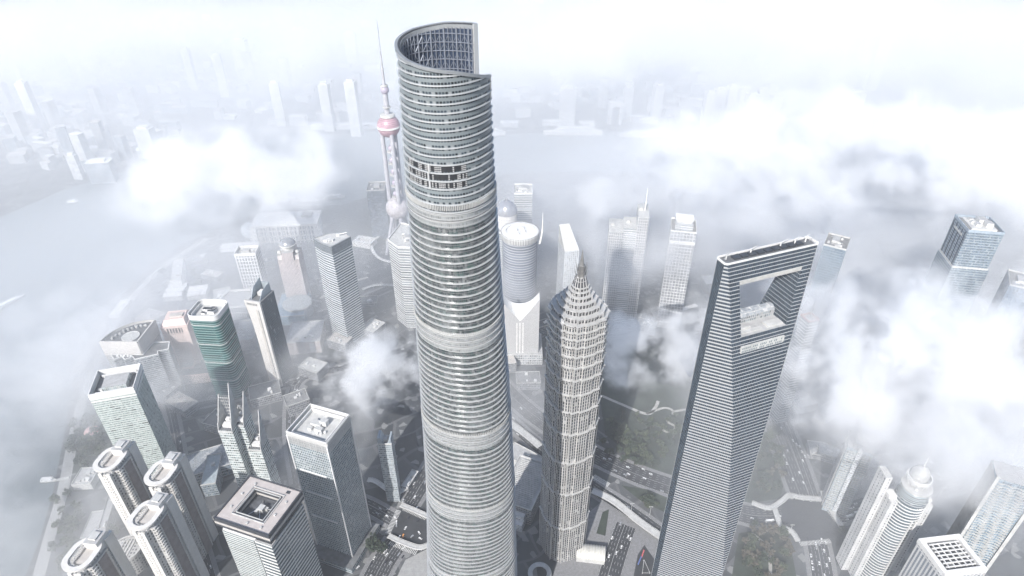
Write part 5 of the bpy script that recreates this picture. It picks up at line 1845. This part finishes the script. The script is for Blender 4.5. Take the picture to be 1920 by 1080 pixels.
PALEF = facade('far_pale', (.58, .58, .58), (.4, .42, .44), 4, 5, .45, .4, blinds=0)
FAR = [  # roof px, height, width, depth, label
    (346, 90, 150, 26, 22, 'slim pale twin tower at the upper left, farther of two from the broadcast tower'), (404, 100, 150, 28, 22, 'slim pale twin tower at the upper left, nearer of two to the broadcast tower'),
    (38, 152, 170, 26, 24, 'lone slim pale tower at the far upper left'), (190, 244, 80, 22, 30, 'slim pale slab on the far embankment'), (268, 238, 90, 46, 30, 'hazy striped slab by the edge of the left cloud'), (132, 288, 70, 22, 18, 'curved-looking slim block over the far embankment'),
    (183, 300, 60, 60, 30, 'broad blue-grey hotel block on the far embankment'), (512, 152, 140, 28, 26, 'pale tower above the left cloud, the shorter of a pair'), (606, 155, 150, 30, 24, 'tall hazy slab left of the broadcast mast'), (656, 150, 170, 32, 24, 'pale-edged slab just left of the broadcast mast'),
    (446, 72, 130, 60, 40, 'square hazy block with a pale roof at the top'), (655, 58, 130, 44, 30, 'pale rooftop block just left of the tower mast tip'), (1066, 162, 120, 52, 40, 'banded hazy tower over the first cruise ship'),
    (1180, 160, 110, 30, 28, 'faint banded tower in the middle of the far bank'), (1236, 158, 110, 30, 28, 'faint tower with a bright roof cap near the middle of the far bank'), (1608, 170, 110, 50, 30, 'pale apartment top in the right-hand cloud'), (1662, 62, 200, 40, 40, 'faint tall tower dissolving in the upper right cloud'), (1014, 2, 190, 44, 40, 'blue tower top poking out of the cloud at the top edge')]
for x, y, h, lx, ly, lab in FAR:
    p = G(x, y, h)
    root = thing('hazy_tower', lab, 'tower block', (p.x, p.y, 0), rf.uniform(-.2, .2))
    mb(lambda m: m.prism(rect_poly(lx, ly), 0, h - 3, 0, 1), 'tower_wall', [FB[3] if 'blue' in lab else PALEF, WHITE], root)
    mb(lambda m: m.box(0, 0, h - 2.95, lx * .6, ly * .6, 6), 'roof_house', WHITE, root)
# white portal building on the far quay
p = G(1152, 232)
root = thing('portal_building', 'pale portal-shaped building on the far quay between the two cruise ships', 'building', (p.x, p.y, 0))
for s in (-1, 1):
    mb(lambda m: m.box(s * 17, 0, 0, 10, 24, 58), 'portal_leg', PALEF, root)
mb(lambda m: m.box(0, 0, 58.02, 46, 26, 14), 'portal_lintel', WHITE, root)
# apartment cluster
cl = [(1334, 172), (1352, 166), (1376, 160), (1398, 164), (1412, 176), (1432, 166), (1448, 160), (1458, 178), (1384, 212), (1408, 214)]
for i, (x, y) in enumerate(cl):
    h = 110 if i < 8 else 60
    p = G(x, y, h)
    root = thing('far_apartment_slab', 'white apartment slab in the hazy cluster across the river' if i < 8 else 'shorter white apartment block in front of the hazy cluster', 'apartment tower', (p.x, p.y, 0), .12, 'white apartment slabs across the river' if i < 8 else 'shorter white blocks before the slabs')
    mb(lambda m: m.prism(rect_poly(34, 24), 0, h, 0, 1), 'slab_wall', [PALEF, PALE], root)
    for s in (-1, 0, 1):
        mb(lambda m: m.box(s * 11, -13, 0, 5, 2.5, h + 2), 'bay_rib', WHITE, root)
    mb(lambda m: m.box(0, 0, h + .02, 18, 10, 5), 'roof_house', WHITE, root)
# quay sheds
for i, (x, y, l) in enumerate(((600, 241, 50), (650, 240, 70), (700, 239, 60), (955, 236, 60), (1035, 234, 60), (1100, 236, 50), (1215, 230, 60))):
    p = G(x, y)
    o = mb(lambda m: m.prism(rect_poly(l, 26), 0, 14, 0, 1), 'quay_shed', [PALEF, WHITE])
    o.location = (p.x, p.y, 0)
    tag(o, 'long white shed on the far quay, faint in the haze', 'shed', 'white sheds on the far quay')


# ================================================================ ships
def hull(L, B, H, sheer=.25, n=14):
    m = MB()
    st = []
    for k in range(n + 1):
        t = k / n
        w_ = B / 2 * (min(1, (1 - t) * 3.2) ** .6 if t > .5 else min(1, .75 + t * 1.0))
        x = -L / 2 + L * t
        st.append((x, w_, H * (1 + sheer * max(0, t - .75) * 4)))
    for (xa, wa, ha), (xb, wb, hb) in zip(st, st[1:]):
        m.face([(xa, -wa * .8, 0), (xb, -wb * .75, 0), (xb, -wb, hb), (xa, -wa, ha)])
        m.face([(xb, wb * .75, 0), (xa, wa * .8, 0), (xa, wa, ha), (xb, wb, hb)])
        m.face([(xa, -wa, ha), (xb, -wb, hb), (xb, wb, hb), (xa, wa, ha)])
    m.face([(st[0][0], st[0][1] * .8, 0), (st[0][0], -st[0][1] * .8, 0), (st[0][0], -st[0][1], st[0][2]), (st[0][0], st[0][1], st[0][2])])
    return m


def ship(name, label, px, L, B, H, rz, decks, cat='ship', funnels=((-.3, 1), (.25, .7))):
    p = G(*px)
    r_ = thing(name, label, cat, (p.x, p.y, .2), rz)
    hull(L, B, H).build('hull', WHITE, r_)
    z = H
    for i in range(decks):
        f = 1 - .1 * i
        mb(lambda m: m.prism([(-L * .42 * f, -B * .44), (L * .30 * f, -B * .44), (L * .36 * f, 0), (L * .30 * f, B * .44), (-L * .42 * f, B * .44)], z + .02, z + 3, 0, 1), 'deck_house', [facade('ship_decks', (.8, .8, .79), (.3, .33, .37), 3, 3, .45, .35, blinds=0), WHITE], r_)
        z += 3
    for x, s in funnels:
        mb(lambda m: m.prism([(L * x - 5 * s, -2.5), (L * x + 5 * s, -2.5), (L * x + 5 * s, 2.5), (L * x - 5 * s, 2.5)], z + .02, z + 9 * s, 0, poly2=[(L * x - 7 * s, -2), (L * x + 1 * s, -2), (L * x + 1 * s, 2), (L * x - 7 * s, 2)]), 'funnel', WHITE, r_)
    mb(lambda m: m.tube((L * .3, 0, z), (L * .3, 0, z + 8), .4, .15), 'mast', STEEL, r_)


ship('cruise_ship', 'long white cruise ship with two funnels lying in mid-river haze', (1074, 252), 184, 26, 11, pi, 4)
ship('cruise_ship', 'sleek white cruise ship with its hull half veiled by cloud', (1208, 256), 150, 22, 10, pi + .05, 3, funnels=((-.35, .8),))
ship('cruise_ship', 'white ship half hidden behind the twisted tower top', (915, 253), 110, 18, 9, pi, 2, funnels=((-.2, .7),))
ship('river_boat', 'white river boat nearest the convention hall, first of the three boats in line', (543, 376), 52, 12, 4, .1, 2, 'boat', ((-.2, .4),))
ship('river_boat', 'low white river boat between two others off the near bank', (582, 377), 50, 10, 3, .05, 1, 'boat', ())
ship('river_boat', 'white river boat with a mast, nearest the broadcast tower', (628, 372), 52, 12, 4, .2, 2, 'boat', ((-.15, .4),))
ship('river_boat', 'tiny white boat alone on the misty river at the left', (137, 379), 26, 8, 3, .2, 1, 'boat', ())
ship('river_barge', 'grey barge low in the water at the left edge', (12, 572), 70, 11, 3, radians(62), 1, 'barge', ())
ship('ferry', 'small white ferry at a pontoon beside the riverside terrace block', (92, 902), 20, 6, 2.5, .1, 1, 'boat', ())
p0, p1 = G(100, 902), G(130, 896)
o = mb(lambda m: m.box(0, 0, .3, (p1 - p0).length, 4, 1), 'pontoon', PALE)
o.location = ((p0 + p1) / 2)
o.rotation_euler = (0, 0, math.atan2((p1 - p0).y, (p1 - p0).x))
tag(o, 'narrow pale pontoon reaching from the bank to the small ferry', 'pontoon')

# ================================================================ trees
LEAF = [plain('foliage_dark', (.035, .05, .034), .9, var=.5, scale=.6), plain('foliage_mid', (.06, .075, .045), .9, var=.5, scale=.6), plain('foliage_ochre', (.1, .09, .068), .9, var=.4, scale=.6)]
BARK = plain('bark', (.09, .075, .06), .9)


def tree_proto(seed, mat):
    r = random.Random(seed)
    trunk, crown = MB(), MB()
    trunk.tube((0, 0, 0), (0, 0, 4), .35, .22, 6)
    lobes = []
    for k in range(7):
        a = k * 2.4 + r.random()
        d = r.uniform(.8, 2.9)
        c = Vector((d * cos(a), d * sin(a), r.uniform(4.2, 7.2)))
        lobes.append((c, r.uniform(1.2, 2.1)))
        trunk.tube((0, 0, 3.2), tuple(c), .16, .05, 4)
    for c, rad in lobes:
        for _ in range(34):
            v = Vector((r.gauss(0, 1), r.gauss(0, 1), r.gauss(0, 1))).normalized() * rad * r.uniform(.55, 1.05)
            p = c + Vector((v.x, v.y, v.z * .8))
            s = r.uniform(.35, .75)
            e = Vector((r.gauss(0, 1), r.gauss(0, 1), r.gauss(0, .6))).normalized()
            f = e.cross(v.normalized() + Vector((.01, .02, .03))).normalized()
            crown.face([p - e * s - f * s * .6, p + e * s - f * s * .5, p + e * s * .7 + f * s * .7, p - e * s * .6 + f * s * .6])
    return trunk, crown


protos = []
for i in range(6):
    tk, cr = tree_proto(40 + i, LEAF[i % 3])
    t_ = thing('street_tree', 'leafy tree', 'tree', (0, 0, 0))
    tk.build('trunk', BARK, t_)
    cr.build('crown', LEAF[i % 3], t_)
    protos.append([t_, list(t_.children), False])


def copy_tree(i, x, y, s, label, group):
    t_, ch, used = protos[i]
    if used:
        n = t_.copy()
        COL.objects.link(n)
        for c in ch:
            q = c.copy()
            COL.objects.link(q)
            q.parent = n
    else:
        n = t_
        protos[i][2] = True
    n.location = (x, y, 0)
    n.scale = (s, s, s * rf.uniform(.85, 1.15))
    n.rotation_euler = (0, 0, rf.uniform(0, 6.28))
    n['label'], n['group'] = label, group


TONES = ['dark green', 'olive green', 'brownish autumn']
TREES = [((132, 778, 204, 880), 46, 'in the riverside grove below the pale green office tower', (0, 3, 0, 1)), ((1400, 800, 1466, 935), 54, 'in the dark grove between the opening skyscraper and the right-hand crossing', (0, 3, 1, 2)), ((1388, 985, 1478, 1085), 46, 'in the mixed grove at the foot of the opening skyscraper', (2, 5, 1, 0)),
         ((1130, 770, 1290, 880), 74, 'in the misty park beyond the tiered tower', (0, 1, 3, 4)), ((1205, 925, 1255, 955), 8, 'on the green island between the avenue roads', (0, 3, 1)), ((100, 930, 160, 1070), 26, 'along the riverside path beside the grey slab', (0, 1, 3, 4)), ((1568, 1000, 1600, 1040), 8, 'in the round green corner right of the crossing', (0, 3)),
         ((205, 1000, 240, 1050), 10, 'between the two front cream apartment towers', (0, 1)), ((690, 1010, 720, 1050), 8, 'at the corner below the grey mesh tower', (0, 3)), ((300, 500, 420, 560), 16, 'in the hazy gardens by the river bend', (0, 3, 1))]
for (x0, y0, x1, y1), n, where, kinds in TREES:
    for k in range(n):
        # keep each grove rounded
        while True:
            u, v = rf.uniform(-1, 1), rf.uniform(-1, 1)
            if u * u + v * v < 1.15:
                break
        p = G((x0 + x1) / 2 + u * (x1 - x0) / 2, (y0 + y1) / 2 + v * (y1 - y0) / 2)
        i = kinds[k % len(kinds)]
        copy_tree(i, p.x, p.y, rf.uniform(1.1, 2.1), f'{TONES[i % 3]} tree {where}', f'trees {where}')

# ================================================================ vehicles
CARP = {'white': plain('car_white', (.78, .78, .78), .25, var=.03), 'silver': plain('car_silver', (.5, .51, .53), .25, .3, var=.03), 'dark': plain('car_dark', (.04, .04, .05), .2, var=.1), 'orange': plain('car_orange', (.7, .3, .06), .3, var=.03)}
TYRE = plain('tyre', (.02, .02, .02), .8)


def car_mesh(kind):
    m = MB()
    m.prism([(-2.35, -.9), (2.2, -.9), (2.35, -.5), (2.35, .5), (2.2, .9), (-2.35, .9)], .35, .95, 0)
    m.prism([(-1.9, -.85), (1.0, -.85), (1.0, .85), (-1.9, .85)], .95, 1.5, 1, 0, poly2=[(-1.4, -.7), (.4, -.7), (.4, .7), (-1.4, .7)])
    for x in (-1.45, 1.45):
        for y in (-.92, .78):
            m.tube((x, y, .34), (x, y + .15, .34), .34, n=8, mi=2)
    return m


cars = {}


def put_car(kind, x, y, rz, label, group):
    if kind not in cars:
        o = car_mesh(kind).build('car', [CARP[kind], DARKGL, TYRE])
        cars[kind] = o
    else:
        o = cars[kind].copy()
        COL.objects.link(o)
    o.location = (x, y, .17)
    o.rotation_euler = (0, 0, rz)
    tag(o, label, 'car', group)


def at4(x, y):      # the left-hand crossing
    return G(660 + x * .2222, 840 + y * .2222)


for x, y, a, kd in ((376, 628, 1.7, 'white'), (376, 655, 1.7, 'silver'), (452, 678, 1.2, 'white'), (400, 752, 1.3, 'white'), (368, 772, 1.3, 'white'), (432, 742, 1.5, 'orange'), (507, 748, .9, 'silver'), (567, 718, 2.2, 'white'), (577, 766, 2.6, 'white'), (408, 813, 1.2, 'white'), (293, 902, 1.1, 'white'), (290, 958, 1.1, 'dark'), (297, 578, 2.5, 'white'),
                    (545, 510, 1.2, 'white'), (575, 553, 2.3, 'white'), (637, 375, 1.1, 'white'), (615, 290, 1.1, 'silver'), (240, 515, 2.6, 'silver'), (303, 520, .2, 'silver'), (600, 300, 1.1, 'dark'), (480, 590, 1.2, 'dark'), (560, 615, .9, 'dark'), (50, 1010, 1.0, 'white'), (430, 920, 1.1, 'dark'), (395, 900, 1.1, 'silver')):
    p = at4(x, y)
    lab = {'orange': 'orange taxi alone in the middle of the left-hand crossing', 'white': 'white car at the left-hand crossing beside the twisted tower', 'silver': 'silver car at the left-hand crossing beside the twisted tower', 'dark': 'dark car at the left-hand crossing beside the twisted tower'}[kd]
    put_car(kd, p.x, p.y, a, lab, 'cars at the left-hand crossing')
WHERE = ['on the wide avenue behind the tiered tower', 'on the ramp road right of the tiered tower', 'in the marked lanes of the forecourt road', 'on the striped road above the right-hand crossing', 'on the narrow side road above the right-hand crossing', 'on the road below the right-hand crossing', 'on the road right of the crossing', 'on the road beyond the left-hand crossing', 'on the many-laned road at the bottom by the mesh tower', 'on the street behind the mesh tower', None, 'on the street beside the cream towers', 'on the misty street between the towers', 'on the misty cross street', None, None]
COUNT = [16, 8, 4, 9, 4, 9, 8, 6, 5, 4, 0, 5, 9, 4, 0, 0]
for (line, wd, lanes), where, n in zip(ROADS, WHERE, COUNT):
    for k in range(int(n * 2.5)):
        i = rf.randrange(len(line) - 1)
        d = line[i + 1] - line[i]
        nn = Vector((-d.y, d.x, 0)).normalized()
        lane = rf.randrange(lanes)
        off = -wd / 2 + .5 + (lane + .5) * (wd - 1) / lanes
        p = line[i] + d * rf.random() + nn * off
        kd = rf.choice(['white', 'white', 'white', 'silver', 'dark'])
        put_car(kd, p.x, p.y, math.atan2(d.y, d.x) + (0 if off < 0 else pi), f'{kd} car {where}', f'cars {where}')
for k in range(6):
    p = G(1509 + k * 6.5, 856 - k * .6)
    put_car('white', p.x, p.y, 1.5, 'white car parked in the row before the low grey hall', 'cars parked in a row by the low grey hall')
bus0 = None
for i, (x, y, a) in enumerate(((1592, 969, .3), (1607, 962, .3), (1615, 955, .3), (1634, 954, .3), (1443, 978, .1))):
    p = G(x, y)
    if bus0 is None:
        m = MB()
        m.box(0, 0, .5, 11, 2.6, 1.2, 0)
        m.box(0, 0, 1.7, 10.9, 2.5, 1.0, 1)
        m.box(0, 0, 2.7, 10.9, 2.55, .45, 0)
        for xx in (-3.8, 3.8):
            for yy in (-1.35, 1.15):
                m.tube((xx, yy, .5), (xx, yy + .2, .5), .5, n=8, mi=2)
        bus0 = o = m.build('bus', [CARP['white'], DARKGL, TYRE])
    else:
        o = bus0.copy()
        COL.objects.link(o)
    o.location = (p.x, p.y, .2)
    o.rotation_euler = (0, 0, a)
    tag(o, 'white bus in the queue on the road right of the crossing' if i < 4 else 'white bus waiting left of the right-hand crossing', 'bus', 'white buses near the right-hand crossing')
# lamp masts
LAMPS = [(1183, 960, 'tall thin lamp mast by the ramp road, nearer of two to the tiered tower'), (1218, 966, 'tall thin lamp mast by the ramp road, nearer of two to the opening skyscraper'), (1480, 1000, 'lamp mast at the near left corner of the right-hand crossing'), (1576, 996, 'lamp mast at the far right corner of the right-hand crossing')]
for x, y, lab in LAMPS:
    p = G(x, y)
    r_ = thing('lamp_mast', lab, 'street lamp', (p.x, p.y, 0))
    mb(lambda m: m.tube((0, 0, 0), (0, 0, 17), .35, .2), 'pole', PALE, r_)
    mb(lambda m: m.box(0, 0, 17, 4.5, .5, .4), 'arm', PALE, r_)
    for s in (-1, 1):
        mb(lambda m: m.box(s * 2, 0, 16.5, 1, .7, .45), 'lamp_head', WHITE, r_)


# ================================================================ air: haze and cloud
def volume_mat(name, dens, cloud=None):
    m = bpy.data.materials.new(name)
    m.use_nodes = True
    nt = m.node_tree
    nt.nodes.remove(nt.nodes['Principled BSDF'])
    out = nt.nodes['Material Output']
    v = nt.nodes.new('ShaderNodeVolumePrincipled')
    v.inputs['Color'].default_value = (.95, .97, 1, 1) if (not cloud or 'mist' in name) else (.962, .966, .974, 1)
    v.inputs['Density'].default_value = dens
    v.inputs['Anisotropy'].default_value = .0
    nt.links.new(v.outputs[0], out.inputs['Volume'])
    if cloud:
        thr, gain, scale, det = cloud
        tc = nt.nodes.new('ShaderNodeTexCoord')
        ge = nt.nodes.new('ShaderNodeNewGeometry')
        ln = nt.nodes.new('ShaderNodeVectorMath')
        ln.operation = 'LENGTH'
        nt.links.new(tc.outputs['Object'], ln.inputs[0])
        no = nt.nodes.new('ShaderNodeTexNoise')
        no.inputs['Scale'].default_value = scale
        no.inputs['Detail'].default_value = det
        no.inputs['Roughness'].default_value = .66
        nt.links.new(ge.outputs['Position'], no.inputs['Vector'])
        f = math_n(nt, 'SUBTRACT', 1.0, ln.outputs['Value'])
        n = math_n(nt, 'MULTIPLY', math_n(nt, 'SUBTRACT', no.outputs[0], thr), gain)
        d = math_n(nt, 'ADD', math_n(nt, 'MULTIPLY', f, 1.6), n, clamp=True)
        d = math_n(nt, 'MULTIPLY', d, math_n(nt, 'MULTIPLY', f, 4.0, clamp=True))
        nt.links.new(math_n(nt, 'MULTIPLY', d, dens), v.inputs['Density'])
    return m


HAZE_D = 0.00009
hz = MB()
hz.box(0, 4000, -1, 16400, 12400, 741, 0, bottom=True)
ho = hz.build('haze', volume_mat('haze_air', HAZE_D))
tag(ho, 'pale blue-white haze filling the air over the whole city', 'haze', kind='stuff')

THICK = volume_mat('cloud_thick', .016, (.58, 7.0, .0085, 5))
THIN = volume_mat('cloud_thin', .006, (.56, 5.0, .009, 3))
WISP = volume_mat('cloud_wisp', .034, (.575, 8.0, .018, 4))
MIST = volume_mat('mist_even', .0019, (.35, 1.0, .0025, 1))
MIST2 = volume_mat('mist_low', .0022, (.42, 2.0, .006, 2))
FAR_C = volume_mat('cloud_far', .0016, (.54, 4.0, .0028, 2))
CLOUDS = [  # px, py, z, radii, material, label
    (430, 318, 200, (330, 230, 95), THICK, 'bright cloud lying over the river left of the broadcast tower'),
    (360, 345, 150, (260, 200, 80), THIN, 'thin skirt of the river cloud'),
    (1720, 665, 200, (290, 190, 88), THICK, 'great white cloud right of the opening skyscraper'),
    (1920, 640, 200, (230, 190, 90), THICK, 'white cloud at the right edge'),
    (1290, 470, 170, (150, 120, 70), THIN, 'mist round the square-grid tower'),
    (1545, 560, 200, (110, 80, 60), THICK, 'cloud tongue beside the opening skyscraper'),
    (1610, 690, 190, (150, 120, 70), WISP, 'streaky left edge of the great cloud'),
    (1640, 740, 180, (170, 130, 80), THIN, 'ragged lower edge of the great cloud'),
    (1124, 378, 250, (105, 80, 42), THICK, 'small bright puff above the tiered tower spire'),
    (1440, 300, 240, (360, 260, 90), THICK, 'cloud bank over the river on the right'),
    (1330, 360, 160, (240, 200, 70), THIN, 'thin mist over the right river bank'),
    (1640, 255, 200, (420, 300, 100), THICK, 'cloud bank at the upper right'),
    (1850, 300, 200, (420, 300, 110), THICK, 'broad cloud at the right edge beyond the blue tower'),
    (700, 690, 120, (95, 85, 60), WISP, 'wisps of cloud beside the twisted tower'),
    (660, 740, 90, (80, 70, 45), THIN, 'soft mist above the mesh tower'),
    (1190, 650, 150, (85, 75, 70), WISP, 'ragged wisps right of the tiered tower crown'),
    (1270, 640, 120, (90, 80, 60), WISP, 'ragged wisps before the square-grid tower'),
    (975, 545, 95, (120, 105, 55), THIN, 'mist over the curved white roof'),
    (1180, 480, 190, (140, 110, 70), THIN, 'mist round the twin-slab tower'),
    (1700, 830, 150, (130, 110, 55), THIN, 'mist behind the round apartment tower'),
    (1860, 880, 190, (110, 90, 50), THICK, 'cloud wrapped round the wavy tower top'),
    (1565, 540, 170, (150, 120, 80), THIN, 'mist under the misty blue tower'),
    (40, 720, 80, (240, 330, 75), THIN, 'mist lying on the river at the left edge'),
    (1250, 40, 300, (1100, 700, 140), FAR_C, 'white cloud sea along the top'),
    (1780, 60, 300, (1300, 900, 160), FAR_C, 'white cloud sea at the upper right corner'),
    (420, 42, 260, (420, 300, 90), FAR_C, 'soft cloud over the far town at the top'),
    (60, 60, 250, (900, 700, 130), FAR_C, 'white mist over the far town at the upper left corner'),
    (960, 150, 60, (4600, 1690, 300), MIST, 'even mist over the river and the far town'),
    (70, 650, 40, (400, 640, 190), MIST, 'even mist over the near river'),
    (450, 600, 20, (420, 430, 120), MIST2, 'low mist among the left towers'),
    (1230, 425, 60, (620, 400, 190), MIST2, 'low mist among the towers behind the tiered tower'),
    (1750, 470, 40, (520, 380, 170), MIST2, 'low mist under the blue glass tower'),
    (1640, 790, 30, (450, 430, 165), MIST2, 'low mist among the right towers'),
    (330, 700, 45, (150, 110, 60), THIN, 'thin mist between the pale green tower and the green tower'),
    (590, 880, 40, (120, 110, 55), THIN, 'thin mist round the foot of the mesh tower'),
    (470, 640, 45, (170, 120, 60), THIN, 'thin mist behind the flared tower'),
    (150, 1000, 40, (140, 200, 60), THIN, 'thin mist on the riverside path'),
    (1400, 720, 60, (150, 130, 70), THIN, 'thin mist behind the foot of the opening skyscraper'),
    (1800, 960, 60, (160, 110, 70), THIN, 'thin mist between the lower right towers'),
    (1000, 760, 50, (120, 120, 60), THIN, 'thin mist between the two central towers'),
    (820, 110, 240, (700, 500, 110), FAR_C, 'mist behind the twisted tower top'),
]
SHELL = None
for px, py, z, rad, mt, lab in CLOUDS:
    m = MB()
    m.sphere((0, 0, 0), 1.04, 20)
    o = m.build('cloud_bank', mt, None, True)
    o.location = G(px, py, z)
    o.scale = rad
    tag(o, lab, 'cloud', kind='stuff')

# ================================================================ render settings
cy_ = sc.cycles
cy_.max_bounces = 14
cy_.volume_bounces = 10
cy_.diffuse_bounces = 2
cy_.glossy_bounces = 2
cy_.volume_step_rate = .6
cy_.volume_max_steps = 200
cy_.use_denoising = True
cy_.use_adaptive_sampling = True
cy_.adaptive_threshold = .04
cy_.adaptive_min_samples = 24
sc.view_settings.view_transform = 'Standard'
sc.view_settings.look = 'None'
sc.view_settings.exposure = .74
sc.view_settings.gamma = 1.0
